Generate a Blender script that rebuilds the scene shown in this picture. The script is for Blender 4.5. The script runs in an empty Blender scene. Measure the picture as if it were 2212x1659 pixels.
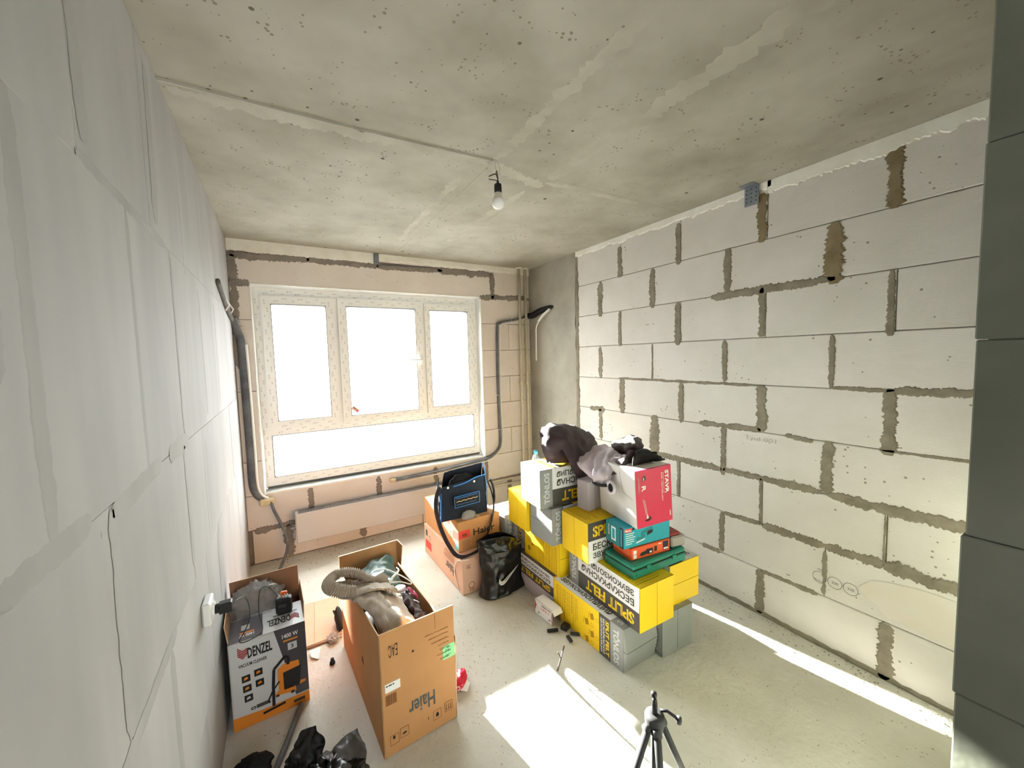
import bpy, math, random
from mathutils import Vector, Matrix, noise
random.seed(7)
scene = bpy.context.scene
col = scene.collection
R = math.radians

# ------------------------------------------------------------------ camera, sky, sun, exposure
W, D, H = 2.9416, 3.9682, 2.7658            # room: right wall, window wall, ceiling (metres)
YAW, PITCH, ROLL = 0.5359933, 0.0708729, 0.0270685
cam_data = bpy.data.cameras.new('camera')
cam_data.sensor_width = 36.0
cam_data.lens = 843.975 / 2212 * 36.0
cam_data.clip_start = 0.02
cam = bpy.data.objects.new('camera', cam_data); col.objects.link(cam)
fw = Vector((math.sin(YAW) * math.cos(PITCH), math.cos(YAW) * math.cos(PITCH), -math.sin(PITCH)))
rt = Vector((math.cos(YAW), -math.sin(YAW), 0)); dn = fw.cross(rt)
rt2 = math.cos(ROLL) * rt + math.sin(ROLL) * dn; dn2 = -math.sin(ROLL) * rt + math.cos(ROLL) * dn
mw = Matrix((rt2, -dn2, -fw)).transposed().to_4x4(); mw.translation = Vector((0.31334, 0, 1.74316))
cam.matrix_world = mw
scene.camera = cam

world = bpy.data.worlds.new('hazy_sky'); scene.world = world
world.use_nodes = True
bg = world.node_tree.nodes['Background']
bg.inputs[0].default_value = (0.95, 0.975, 1.0, 1)
bg.inputs[1].default_value = 14.0

sun_data = bpy.data.lights.new('sun', 'SUN')
sun_data.energy = 74.0; sun_data.angle = R(0.9); sun_data.color = (1, 0.965, 0.915)
sun = bpy.data.objects.new('sun', sun_data); col.objects.link(sun)
sun.location = (0, 8, 6)
sun.rotation_euler = Vector((0.19, -1.0, -0.30)).to_track_quat('-Z', 'Y').to_euler()

vs = scene.view_settings
vs.view_transform = 'Standard'; vs.look = 'None'; vs.gamma = 1.0; vs.use_curve_mapping = False
vs.exposure = 0.66
scene.cycles.max_bounces = 6; scene.cycles.diffuse_bounces = 4; scene.cycles.glossy_bounces = 2; scene.cycles.caustics_reflective = False; scene.cycles.caustics_refractive = False
scene.cycles.use_adaptive_sampling = True; scene.cycles.adaptive_threshold = 0.06; scene.cycles.use_denoising = True
scene.cycles.transparent_max_bounces = 8

# ------------------------------------------------------------------ materials
def lin(c):
    return tuple(((v / 255) / 12.92 if v / 255 <= 0.04045 else ((v / 255 + 0.055) / 1.055) ** 2.4) for v in c)
def rgba(c): return (*lin(c), 1)
MATS = {}
def mat(name, c, rough=0.85, c2=None, nscale=4.0, detail=3, lo=0.35, hi=0.7, bump=0.0, bscale=60.0, rand=0.0,
        specks=None, spec_scale=30, spec_size=0.12, lines=0.0, spec=0.3, metal=0.0, stretch=(1, 1, 1), trans=0.0, coat=0.0, sheen=0.0, ldir='Z', lscale=38):
    """procedural material: two-colour noise, optional dark specks, bump, saw lines and per-object variation"""
    m = bpy.data.materials.new(name); m.use_nodes = True
    nt = m.node_tree; N = nt.nodes; L = nt.links
    b = N['Principled BSDF']
    b.inputs['Roughness'].default_value = rough; b.inputs['Metallic'].default_value = metal
    b.inputs['Specular IOR Level'].default_value = spec
    b.inputs['Transmission Weight'].default_value = trans; b.inputs['Coat Weight'].default_value = coat
    b.inputs['Sheen Weight'].default_value = sheen
    b.inputs['Base Color'].default_value = rgba(c)
    tc = N.new('ShaderNodeTexCoord'); mp = N.new('ShaderNodeMapping')
    mp.inputs['Scale'].default_value = stretch
    L.new(tc.outputs['Object'], mp.inputs['Vector'])
    out = None; vec = mp.outputs[0]
    if rand:
        oi = N.new('ShaderNodeObjectInfo'); ad = N.new('ShaderNodeVectorMath'); ad.operation = 'MULTIPLY_ADD'
        cb = N.new('ShaderNodeCombineXYZ')
        for i in range(3): L.new(oi.outputs['Random'], cb.inputs[i])
        ad.inputs[1].default_value = (37, 23, 51); L.new(cb.outputs[0], ad.inputs[0]); L.new(vec, ad.inputs[2]); vec = ad.outputs[0]
    if c2:
        n = N.new('ShaderNodeTexNoise'); n.inputs['Scale'].default_value = nscale; n.inputs['Detail'].default_value = min(detail, 4)
        n.inputs['Roughness'].default_value = 0.6
        L.new(vec, n.inputs['Vector'])
        r = N.new('ShaderNodeValToRGB'); r.color_ramp.elements[0].position = lo; r.color_ramp.elements[1].position = hi
        r.color_ramp.elements[0].color = rgba(c); r.color_ramp.elements[1].color = rgba(c2)
        L.new(n.outputs['Fac'], r.inputs[0]); out = r.outputs[0]
    if specks:
        for (sc, sz, colr) in specks:
            v = N.new('ShaderNodeTexVoronoi'); v.inputs['Scale'].default_value = sc; v.inputs['Randomness'].default_value = 1
            L.new(vec, v.inputs['Vector'])
            n2 = N.new('ShaderNodeTexNoise'); n2.inputs['Scale'].default_value = sc * 0.23; n2.inputs['Detail'].default_value = 0; L.new(vec, n2.inputs['Vector'])
            mr = N.new('ShaderNodeMapRange'); mr.inputs[1].default_value = 0.48; mr.inputs[2].default_value = 0.72
            mr.inputs[3].default_value = 0.0; mr.inputs[4].default_value = sz
            L.new(n2.outputs['Fac'], mr.inputs[0])
            lt = N.new('ShaderNodeMath'); lt.operation = 'LESS_THAN'; L.new(v.outputs['Distance'], lt.inputs[0]); L.new(mr.outputs[0], lt.inputs[1])
            mx = N.new('ShaderNodeMix'); mx.data_type = 'RGBA'; L.new(lt.outputs[0], mx.inputs[0])
            if out is None: mx.inputs[6].default_value = rgba(c)
            else: L.new(out, mx.inputs[6])
            mx.inputs[7].default_value = rgba(colr); out = mx.outputs[2]
    if rand:
        hs = N.new('ShaderNodeHueSaturation'); mr = N.new('ShaderNodeMapRange')
        mr.inputs[3].default_value = 1 - rand; mr.inputs[4].default_value = 1 + rand * 0.6
        L.new(oi.outputs['Random'], mr.inputs[0]); L.new(mr.outputs[0], hs.inputs['Value'])
        if out is None: hs.inputs['Color'].default_value = rgba(c)
        else: L.new(out, hs.inputs['Color'])
        out = hs.outputs[0]
    if out is not None: L.new(out, b.inputs['Base Color'])
    if bump or lines:
        bp = N.new('ShaderNodeBump'); bp.inputs['Strength'].default_value = bump or lines; bp.inputs['Distance'].default_value = 0.007 if name == 'screed_floor' else 0.004
        n3 = N.new('ShaderNodeTexNoise'); n3.inputs['Scale'].default_value = bscale; n3.inputs['Detail'].default_value = 2
        L.new(vec, n3.inputs['Vector'])
        if lines:
            wv = N.new('ShaderNodeTexWave'); wv.bands_direction = ldir; wv.inputs['Scale'].default_value = lscale; wv.inputs['Distortion'].default_value = 1.5
            L.new(vec, wv.inputs['Vector'])
            am = N.new('ShaderNodeMath'); am.operation = 'MULTIPLY_ADD'; am.inputs[1].default_value = lines
            L.new(wv.outputs['Fac'], am.inputs[0]); L.new(n3.outputs['Fac'], am.inputs[2]); L.new(am.outputs[0], bp.inputs['Height'])
        else: L.new(n3.outputs['Fac'], bp.inputs['Height'])
        L.new(bp.outputs[0], b.inputs['Normal'])
    MATS[name] = m
    return m

PIT = (150, 140, 125)
mat('block_right', (216, 211, 205), 0.9, (207, 202, 194), 3, bump=0.25, bscale=90, rand=0.035, lines=0.35, specks=[(26, 0.16, (150, 142, 128))])
mat('block_back', (222, 213, 206), 0.9, (214, 203, 194), 3, bump=0.2, bscale=90, rand=0.04, specks=[(30, 0.12, (150, 130, 112))])
mat('plate_left', (176, 174, 172), 0.8, (150, 147, 146), 3.0, bump=0.12, bscale=25, rand=0.03, stretch=(1, 1, 0.22), lo=0.4, hi=0.85, specks=[(14, 0.07, (120, 116, 110))])
mat('smear_left', (158, 156, 153), 0.85, (172, 170, 168), 4, bump=0.15, bscale=40, stretch=(1, 1, 0.4))
mat('mortar', (142, 134, 118), 0.95, (120, 112, 96), 14, bump=0.6, bscale=60)
mat('mortar_brown', (124, 108, 80), 0.95, (140, 126, 100), 12, bump=0.6, bscale=60)
mat('mortar_dark', (128, 120, 113), 0.95, (142, 133, 124), 12, bump=0.6, bscale=60)
mat('plaster_white', (238, 236, 228), 0.9, (226, 222, 208), 7, bump=0.5, bscale=30)
mat('concrete_pylon', (170, 165, 152), 0.85, (148, 143, 131), 2.5, bump=0.2, bscale=30, specks=[(22, 0.1, (90, 86, 78))])
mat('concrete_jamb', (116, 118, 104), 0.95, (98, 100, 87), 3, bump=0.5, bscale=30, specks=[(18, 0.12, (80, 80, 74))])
mat('concrete_ceiling', (176, 172, 159), 0.85, (144, 139, 124), 1.8, detail=6, lo=0.36, hi=0.74, bump=0.1, bscale=20,
    specks=[(7, 0.10, (84, 78, 64)), (17, 0.13, (104, 98, 82)), (44, 0.26, (132, 125, 108))])
mat('ceiling_fin', (182, 178, 165), 0.85, (160, 155, 141), 3.5, bump=0.3, bscale=40)
mat('screed_floor', (217, 214, 205), 0.9, (199, 195, 183), 2.0, detail=5, lo=0.38, hi=0.72, bump=0.8, bscale=34,
    specks=[(60, 0.2, (168, 162, 146)), (24, 0.1, (140, 134, 118))])
mat('debris', (176, 168, 150), 0.95, (120, 110, 94), 30, rand=0.1)
mat('pvc_white', (238, 238, 236), 0.35, spec=0.5)
mat('pvc_reveal', (232, 234, 234), 0.6, (214, 218, 218), 6)
mat('film_ink', (92, 100, 110), 0.6)
mat('rubber_seal', (96, 96, 96), 0.6)
mat('sill_grey', (186, 186, 180), 0.7, (164, 164, 156), 8)
mat('radiator_white', (192, 187, 184), 0.4, spec=0.5)
mat('radiator_slot', (40, 38, 36), 0.7)
mat('pipe_beige', (212, 202, 178), 0.5, (198, 186, 160), 10)
mat('conduit_dark', (84, 86, 92), 0.6, (116, 118, 120), 9)
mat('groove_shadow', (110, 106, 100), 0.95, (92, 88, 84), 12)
mat('cable_white', (232, 230, 224), 0.5)
mat('cable_black', (40, 40, 44), 0.5)
mat('foam_tan', (212, 194, 158), 0.9, (190, 168, 128), 20, bump=0.6, bscale=50)
mat('zinc', (150, 158, 166), 0.45, (128, 136, 144), 20, metal=0.6)
mat('hole_dark', (40, 42, 46), 0.8)
mat('black_plastic', (36, 36, 38), 0.45)
mat('black_matte', (26, 26, 28), 0.75)
mat('bulb_glass', (246, 245, 244), 0.25, spec=0.5)
mat('bulb_body', (214, 208, 192), 0.45)
mat('wire_brown', (66, 48, 38), 0.6)
mat('wire_steel', (170, 166, 156), 0.4)
mat('cardboard', (198, 147, 99), 0.85, (188, 136, 88), 5, bump=0.05, bscale=30, lo=0.3, hi=0.8)
mat('cardboard_pink', (222, 184, 160), 0.85, (214, 172, 146), 5, bump=0.05, bscale=30)
mat('cardboard_inner', (190, 146, 102), 0.9, (176, 130, 88), 8)
mat('cardboard_edge', (220, 190, 150), 0.9)
mat('card_brown', (150, 112, 88), 0.9, (140, 102, 78), 6)
mat('print_black', (36, 34, 32), 0.7)
mat('print_brown', (120, 72, 42), 0.8)
mat('print_slate', (84, 92, 96), 0.75)
mat('tonlos_yellow', (252, 212, 34), 0.5, (250, 206, 24), 6, spec=0.4)
mat('tonlos_ochre', (176, 130, 10), 0.6)
mat('tonlos_grey', (150, 152, 150), 0.55, (142, 145, 143), 8, spec=0.4)
mat('tonlos_dark', (82, 78, 74), 0.55)
mat('tonlos_white', (232, 232, 232), 0.5)
mat('seam_line', (60, 56, 44), 0.8)
mat('text_silver', (206, 208, 208), 0.5)
mat('paper_white', (240, 240, 238), 0.7)
mat('label_green', (150, 226, 160), 0.6)
mat('label_red', (236, 78, 66), 0.6)
mat('label_teal', (92, 186, 196), 0.6)
mat('denzel_white', (212, 212, 214), 0.35, spec=0.5)
mat('denzel_dark', (74, 70, 76), 0.35, spec=0.5)
mat('denzel_orange', (238, 142, 50), 0.4, spec=0.5)
mat('denzel_red', (168, 34, 34), 0.5)
mat('ink_dark', (44, 42, 44), 0.5)
mat('stavr_red', (214, 30, 74), 0.35, (224, 52, 94), 3, spec=0.5)
mat('stavr_white', (228, 224, 220), 0.6)
mat('makita_teal', (20, 160, 180), 0.4, spec=0.5)
mat('makita_teal_dark', (40, 128, 136), 0.45)
mat('tool_orange', (240, 92, 36), 0.4, spec=0.5)
mat('case_green', (26, 138, 116), 0.45, (22, 126, 106), 6, spec=0.5)
mat('case_red', (156, 62, 58), 0.5)
mat('case_grey', (168, 160, 156), 0.5)
mat('poly_black', (20, 20, 21), 0.28, bump=0.25, bscale=12, spec=0.45)
mat('poly_dusty', (96, 92, 92), 0.4, (62, 60, 62), 9, bump=0.4, bscale=16, spec=0.5)
mat('fabric_bag', (34, 42, 54), 0.85, (28, 34, 44), 60, bump=0.2, bscale=200)
mat('blue_piping', (58, 128, 206), 0.6)
mat('jacket_dark', (74, 58, 62), 0.75, (58, 46, 52), 8, bump=0.25, bscale=18, sheen=0.2)
mat('jacket_black', (46, 44, 46), 0.8, (38, 36, 38), 10, bump=0.2, bscale=20)
mat('jacket_lilac', (222, 212, 220), 0.6, (206, 192, 202), 8, bump=0.2, bscale=16)
mat('knit_taupe', (182, 166, 148), 0.95, (166, 150, 132), 30, bump=0.5, bscale=120, sheen=0.3, lines=0.9, ldir='X', lscale=48)
mat('bag_green', (104, 130, 124), 0.4, (88, 112, 108), 6, bump=0.3, bscale=18, spec=0.5)
mat('carton_lilac', (206, 198, 206), 0.7)
mat('clear_poly', (206, 204, 200), 0.25, (188, 186, 184), 9, bump=0.6, bscale=12, spec=0.6, trans=0.35)
cpm = MATS['clear_poly']; cpm.node_tree.nodes['Principled BSDF'].inputs['Alpha'].default_value = 0.45
mat('bottle_clear', (216, 226, 236), 0.15, spec=0.6, trans=0.5)
mat('cap_blue', (84, 180, 226), 0.4)
mat('red_foil', (206, 24, 56), 0.35, spec=0.5)
mat('tripod_grey', (62, 62, 62), 0.6, spec=0.25)
mat('tripod_dark', (36, 34, 36), 0.45, spec=0.35)
mat('stain_tan', (213, 204, 192), 0.9, (214, 208, 200), 9)
mat('pencil', (150, 146, 140), 0.9)
mat('magenta_cloth', (206, 60, 110), 0.7, (120, 70, 90), 30)
mat('steel_tie', (88, 80, 78), 0.5)
# window glass: mostly straight-through, a little mirror
g = bpy.data.materials.new('window_glass'); g.use_nodes = True; nt = g.node_tree; nt.nodes.clear()
o_ = nt.nodes.new('ShaderNodeOutputMaterial'); mx = nt.nodes.new('ShaderNodeMixShader'); tb = nt.nodes.new('ShaderNodeBsdfTransparent'); gl = nt.nodes.new('ShaderNodeBsdfGlossy')
tb.inputs[0].default_value = (0.94, 0.96, 0.95, 1); gl.inputs['Roughness'].default_value = 0.02; mx.inputs[0].default_value = 0.05
nt.links.new(tb.outputs[0], mx.inputs[1]); nt.links.new(gl.outputs[0], mx.inputs[2]); nt.links.new(mx.outputs[0], o_.inputs[0])
MATS['window_glass'] = g

# ------------------------------------------------------------------ mesh helpers
TEXT_CACHE = {}
def text_tris(body, bold=0.0):
    key = (body, bold)
    if key in TEXT_CACHE: return TEXT_CACHE[key]
    c = bpy.data.curves.new('t', 'FONT'); c.body = body; c.size = 1; c.offset = bold; c.resolution_u = 2
    o = bpy.data.objects.new('t', c); col.objects.link(o)
    dg = bpy.context.evaluated_depsgraph_get(); e = o.evaluated_get(dg); me = e.to_mesh()
    vs_ = [v.co.copy() for v in me.vertices]; fs = [tuple(p.vertices) for p in me.polygons]
    e.to_mesh_clear(); bpy.data.objects.remove(o); bpy.data.curves.remove(c)
    x0 = min(v.x for v in vs_); x1 = max(v.x for v in vs_); y0 = min(v.y for v in vs_); y1 = max(v.y for v in vs_)
    r = ([((v.x - x0) / (x1 - x0), (v.y - y0) / (y1 - y0)) for v in vs_], fs, (x1 - x0) / (y1 - y0))
    TEXT_CACHE[key] = r
    return r

class MB:
    def __init__(s): s.v = []; s.f = []; s.m = []; s.mats = []
    def mi(s, name):
        if name not in s.mats: s.mats.append(name)
        return s.mats.index(name)
    def add(s, vs_, fs, m):
        o = len(s.v); s.v += [tuple(v) for v in vs_]; k = s.mi(m)
        for f in fs: s.f.append(tuple(i + o for i in f)); s.m.append(k)
        return s
    def hexa(s, p, m):
        """8 corners: bottom 4 (counter-clockwise), top 4"""
        return s.add(p, [(3, 2, 1, 0), (4, 5, 6, 7), (0, 1, 5, 4), (1, 2, 6, 5), (2, 3, 7, 6), (3, 0, 4, 7)], m)
    def box(s, x0, y0, z0, x1, y1, z1, m):
        return s.hexa([(x0, y0, z0), (x1, y0, z0), (x1, y1, z0), (x0, y1, z0), (x0, y0, z1), (x1, y0, z1), (x1, y1, z1), (x0, y1, z1)], m)
    def bbox(s, x0, y0, z0, x1, y1, z1, b, m):
        """box with chamfered edges"""
        import itertools
        o = len(s.v); idx = {}
        for sx, sy, sz in itertools.product((0, 1), repeat=3):
            c = [x1 if sx else x0, y1 if sy else y0, z1 if sz else z0]; d = [-b if t else b for t in (sx, sy, sz)]
            for ax in range(3):
                q = list(c)
                for k in range(3):
                    if k != ax: q[k] += d[k]
                idx[(sx, sy, sz, ax)] = len(s.v); s.v.append(tuple(q))
        k = s.mi(m); fs = []
        for ax in range(3):
            for t in (0, 1):
                a, c = [i for i in range(3) if i != ax]
                cyc = []
                for (p, q) in ((0, 0), (1, 0), (1, 1), (0, 1)):
                    key = [0, 0, 0]; key[ax] = t; key[a] = p; key[c] = q; cyc.append(idx[(*key, ax)])
                flip = (ax == 1) != (t == 0)
                fs.append(tuple(reversed(cyc)) if flip else tuple(cyc))
        for ax in range(3):
            a, c = [i for i in range(3) if i != ax]
            for (p, q) in ((0, 0), (1, 0), (1, 1), (0, 1)):
                k0 = [0, 0, 0]; k0[a] = p; k0[c] = q; k1 = list(k0); k1[ax] = 1
                fs.append((idx[(*k0, a)], idx[(*k1, a)], idx[(*k1, c)], idx[(*k0, c)]))
        for sx, sy, sz in itertools.product((0, 1), repeat=3):
            fs.append(tuple(idx[(sx, sy, sz, ax)] for ax in range(3)))
        for f in fs: s.f.append(f); s.m.append(k)
        s.fixn = True
        return s
    def tube(s, pts, r, m, n=8, caps=True, closed=False):
        pts = [Vector(p) for p in pts]; K = len(pts); o = len(s.v); k = s.mi(m)
        up = Vector((0, 0, 1)); prev = None
        for i, p in enumerate(pts):
            if closed: t = pts[(i + 1) % K] - pts[i - 1]
            else: t = pts[min(i + 1, K - 1)] - pts[max(i - 1, 0)]
            t.normalize()
            a = (prev - t * prev.dot(t)) if prev is not None else (up.cross(t) if abs(t.z) < 0.95 else Vector((1, 0, 0)).cross(t))
            if a.length < 1e-6: a = Vector((1, 0, 0)).cross(t)
            a.normalize(); b = t.cross(a); prev = a
            rr = r[i] if isinstance(r, list) else r
            ra, rb = rr if isinstance(rr, tuple) else (rr, rr)
            for j in range(n):
                an = 2 * math.pi * j / n
                s.v.append(tuple(p + a * math.cos(an) * ra + b * math.sin(an) * rb))
        for i in range(K if closed else K - 1):
            i2 = (i + 1) % K
            for j in range(n):
                s.f.append((o + i * n + j, o + i * n + (j + 1) % n, o + i2 * n + (j + 1) % n, o + i2 * n + j)); s.m.append(k)
        if caps and not closed:
            s.f.append(tuple(o + j for j in reversed(range(n)))); s.m.append(k)
            s.f.append(tuple(o + (K - 1) * n + j for j in range(n))); s.m.append(k)
        return s
    def lathe(s, prof, c, m, n=20):
        o = len(s.v); k = s.mi(m)
        for r, z in prof:
            for j in range(n): s.v.append((c[0] + r * math.cos(2 * math.pi * j / n), c[1] + r * math.sin(2 * math.pi * j / n), c[2] + z))
        for i in range(len(prof) - 1):
            for j in range(n):
                s.f.append((o + i * n + j, o + i * n + (j + 1) % n, o + (i + 1) * n + (j + 1) % n, o + (i + 1) * n + j)); s.m.append(k)
        s.f.append(tuple(o + j for j in reversed(range(n)))); s.m.append(k)
        s.f.append(tuple(o + (len(prof) - 1) * n + j for j in range(n))); s.m.append(k)
        return s
    def build(s, name, parent=None, smooth=False, loc=None):
        me = bpy.data.meshes.new(name); me.from_pydata(s.v, [], s.f)
        for m in s.mats: me.materials.append(MATS[m])
        me.polygons.foreach_set('material_index', s.m)
        if getattr(s, 'fixn', False):
            import bmesh
            bm = bmesh.new(); bm.from_mesh(me); bmesh.ops.recalc_face_normals(bm, faces=bm.faces); bm.to_mesh(me); bm.free()
        if smooth: me.polygons.foreach_set('use_smooth', [True] * len(me.polygons))
        me.update()
        o = bpy.data.objects.new(name, me); col.objects.link(o)
        if loc: o.location = loc
        if parent: o.parent = parent
        return o

class Face:
    """a flat print on one side of a thing: panels and lettering laid in thin layers"""
    def __init__(s, centre, right, up, w, h):
        s.r = Vector(right).normalized(); s.u = Vector(up).normalized(); s.n = s.r.cross(s.u); s.w = w; s.h = h
        s.o = Vector(centre) - s.r * w / 2 - s.u * h / 2; s.mb = MB(); s.layer = 0.0006
    def P(s, x, y, k=1): return s.o + s.r * x + s.u * y + s.n * s.layer * k
    def rect(s, x0, y0, x1, y1, m, k=1):
        s.mb.add([s.P(x0, y0, k), s.P(x1, y0, k), s.P(x1, y1, k), s.P(x0, y1, k)], [(0, 1, 2, 3)], m); return s
    def poly(s, pts, m, k=1):
        s.mb.add([s.P(x, y, k) for x, y in pts], [tuple(range(len(pts)))], m); return s
    def line(s, pts, w, m, k=2, closed=False):
        P_ = pts + [pts[0]] if closed else pts
        for (a, b) in zip(P_, P_[1:]):
            dx, dy = b[0] - a[0], b[1] - a[1]; l = math.hypot(dx, dy) or 1; nx, ny = -dy / l * w / 2, dx / l * w / 2
            s.poly([(a[0] - nx, a[1] - ny), (b[0] - nx, b[1] - ny), (b[0] + nx, b[1] + ny), (a[0] + nx, a[1] + ny)], m, k)
        return s
    def ring(s, cx, cy, r, w, m, k=2, n=18):
        for i in range(n):
            a, b = 2 * math.pi * i / n, 2 * math.pi * (i + 1) / n
            s.poly([(cx + (r - w) * math.cos(a), cy + (r - w) * math.sin(a)), (cx + r * math.cos(a), cy + r * math.sin(a)),
                    (cx + r * math.cos(b), cy + r * math.sin(b)), (cx + (r - w) * math.cos(b), cy + (r - w) * math.sin(b))], m, k)
        return s
    def text(s, body, x0, y0, w, h, m, rot=0, bold=0.02, k=2):
        """stretched to fill the rectangle; rot in quarter turns counter-clockwise"""
        vs_, fs, _ = text_tris(body, bold)
        rot %= 4; q = []
        for (a, b) in vs_:
            if rot == 0: x, y = a, b
            elif rot == 1: x, y = 1 - b, a
            elif rot == 2: x, y = 1 - a, 1 - b
            else: x, y = b, 1 - a
            q.append(s.P(x0 + x * w, y0 + y * h, k))
        s.mb.add(q, fs, m); return s
    def lines(s, x0, y0, w, n, dy, h, m, seed=0, k=2, align=0):
        rnd = random.Random(seed)
        for i in range(n):
            ww = w * rnd.uniform(0.6, 1); xx = x0 + (w - ww if align else 0); y = y0 - i * dy
            x = xx
            while x < xx + ww - 0.004:
                l = min(rnd.uniform(0.006, 0.02), xx + ww - x); s.rect(x, y, x + l, y + h, m, k); x += l + 0.003
        return s
    def build(s, name, parent): return s.mb.build(name, parent)

def thing(name, label, cat, loc=(0, 0, 0), rz=0.0, group=None, rot=None):
    o = bpy.data.objects.new(name, None); col.objects.link(o); o.empty_display_size = 0.05
    o.location = loc; o.rotation_euler = rot if rot else (0, 0, rz)
    o['label'] = label; o['category'] = cat
    if group: o['group'] = group
    return o
def tag(o, label, cat, group=None):
    o['label'] = label; o['category'] = cat
    if group: o['group'] = group
    return o
def struct(o, label=None, cat=None):
    o['kind'] = 'structure'
    if label: o['label'] = label
    if cat: o['category'] = cat
    return o

def catmull(p0, p1, p2, p3, t):
    return 0.5 * ((2 * p1) + (p2 - p0) * t + (2 * p0 - 5 * p1 + 4 * p2 - p3) * t * t + (3 * p1 - p0 - 3 * p2 + p3) * t ** 3)
def spline(pts, sub, closed=False):
    pts = [Vector(p) for p in pts]; n = len(pts); out = []
    rng = n if closed else n - 1
    for i in range(rng):
        g_ = (lambda j: pts[j % n]) if closed else (lambda j: pts[max(0, min(n - 1, j))])
        for k in range(sub): out.append(catmull(g_(i - 1), g_(i), g_(i + 1), g_(i + 2), k / sub))
    if not closed: out.append(pts[-1])
    return out
def sheet(rows, sub, m, wr=0.006, ws=14.0, thick=0.004, seed=0, stretch=(1, 1, 1), closed_rows=False):
    """a cloth surface through a grid of control points, wrinkled and given thickness"""
    a = [spline(r, sub, closed_rows) for r in rows]
    cols_ = list(zip(*a)); b = [spline(list(c), sub) for c in cols_]
    nu, nv = len(b), len(b[0])
    P_ = [[Vector(b[i][j]) for j in range(nv)] for i in range(nu)]
    Nn = [[None] * nv for _ in range(nu)]
    for i in range(nu):
        for j in range(nv):
            if closed_rows: du = P_[(i + 1) % nu][j] - P_[i - 1][j]
            else: du = P_[min(i + 1, nu - 1)][j] - P_[max(i - 1, 0)][j]
            dv = P_[i][min(j + 1, nv - 1)] - P_[i][max(j - 1, 0)]
            n_ = du.cross(dv); n_.normalize() if n_.length > 1e-9 else None; Nn[i][j] = n_
    so = Vector((seed * 3.1, seed * 1.7, seed * 5.3))
    for i in range(nu):
        for j in range(nv):
            p = P_[i][j]; q = Vector((p.x * stretch[0], p.y * stretch[1], p.z * stretch[2])) * ws + so
            d = (0.5 - abs(noise.noise(q))) * 1.4 + 0.5 * noise.noise(q * 2.3)
            P_[i][j] = p + Nn[i][j] * d * wr
    mb = MB(); top = []
    vs_ = [P_[i][j] for i in range(nu) for j in range(nv)] + [P_[i][j] - Nn[i][j] * thick for i in range(nu) for j in range(nv)]
    off = nu * nv; fs = []; iu = nu if closed_rows else nu - 1
    for i in range(iu):
        for j in range(nv - 1):
            a0, b0, c0, d0 = i * nv + j, ((i + 1) % nu) * nv + j, ((i + 1) % nu) * nv + j + 1, i * nv + j + 1
            fs.append((a0, b0, c0, d0)); fs.append((off + d0, off + c0, off + b0, off + a0))
    def rim(x, y): fs.append((x, off + x, off + y, y))
    for j in range(nv - 1):
        if not closed_rows: rim(j, j + 1); rim((nu - 1) * nv + j + 1, (nu - 1) * nv + j)
    for i in range(iu):
        rim(((i + 1) % nu) * nv, i * nv); rim(i * nv + nv - 1, ((i + 1) % nu) * nv + nv - 1)
    return mb.add(vs_, fs, m)

def lump(c, rad, m, seed=0, amp=0.25, fr=2.2, seg=28, rings=18, flat=None):
    """a crumpled closed body"""
    mb = MB(); vs_ = []; fs = []
    for i in range(rings + 1):
        th = math.pi * i / rings
        for j in range(seg):
            ph = 2 * math.pi * j / seg
            d = Vector((math.sin(th) * math.cos(ph), math.sin(th) * math.sin(ph), math.cos(th)))
            q = d * fr + Vector((seed * 7.3, seed * 1.9, seed * 4.1))
            k = 1 + amp * ((0.5 - abs(noise.noise(q))) * 1.3 + 0.6 * noise.noise(q * 2.1) + 0.35 * (0.4 - abs(noise.noise(q * 4.3))))
            p = Vector((d.x * rad[0] * k, d.y * rad[1] * k, d.z * rad[2] * k))
            z = c[2] + p.z
            if flat is not None: z = max(z, flat)
            vs_.append((c[0] + p.x, c[1] + p.y, z))
    for i in range(rings):
        for j in range(seg): fs.append((i * seg + j, (i + 1) * seg + j, (i + 1) * seg + (j + 1) % seg, i * seg + (j + 1) % seg))
    return mb.add(vs_, fs, m)

# ------------------------------------------------------------------ walls of blocks
def block_mesh(w, h, t, m, b=0.004):
    if m == 'plate_left': b = 0.0012
    """a block face: chamfered front, sides running back into the wall; local x along the wall, z up, front at y=0"""
    mb = MB()
    mb.add([(0, b, 0), (w, b, 0), (w, b, h), (0, b, h), (b, 0, b), (w - b, 0, b), (w - b, 0, h - b), (b, 0, h - b), (0, t, 0), (w, t, 0), (w, t, h), (0, t, h)],
           [(4, 5, 6, 7), (0, 1, 5, 4), (1, 2, 6, 5), (2, 3, 7, 6), (3, 0, 4, 7), (0, 8, 9, 1), (1, 9, 10, 2), (2, 10, 11, 3), (3, 11, 8, 0)], m)
    return mb
MESHES = {}
def place_block(parent, origin, rz, x, z, w, h, m, name='block', t=0.03, jit=0.0015):
    """blocks of the same size share one mesh"""
    key = (round(w, 3), round(h, 3), m, t)
    if key not in MESHES:
        o = block_mesh(w, h, t, m).build(name); MESHES[key] = o.data
    else:
        o = bpy.data.objects.new(name, MESHES[key]); col.objects.link(o)
    ux = Vector((math.cos(rz), math.sin(rz), 0)); uy = Vector((-math.sin(rz), math.cos(rz), 0))
    o.location = Vector(origin) + ux * x + Vector((0, 0, z)) + uy * random.uniform(-jit, jit); o.rotation_euler = (0, 0, rz)
    o.parent = parent
    return o
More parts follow.
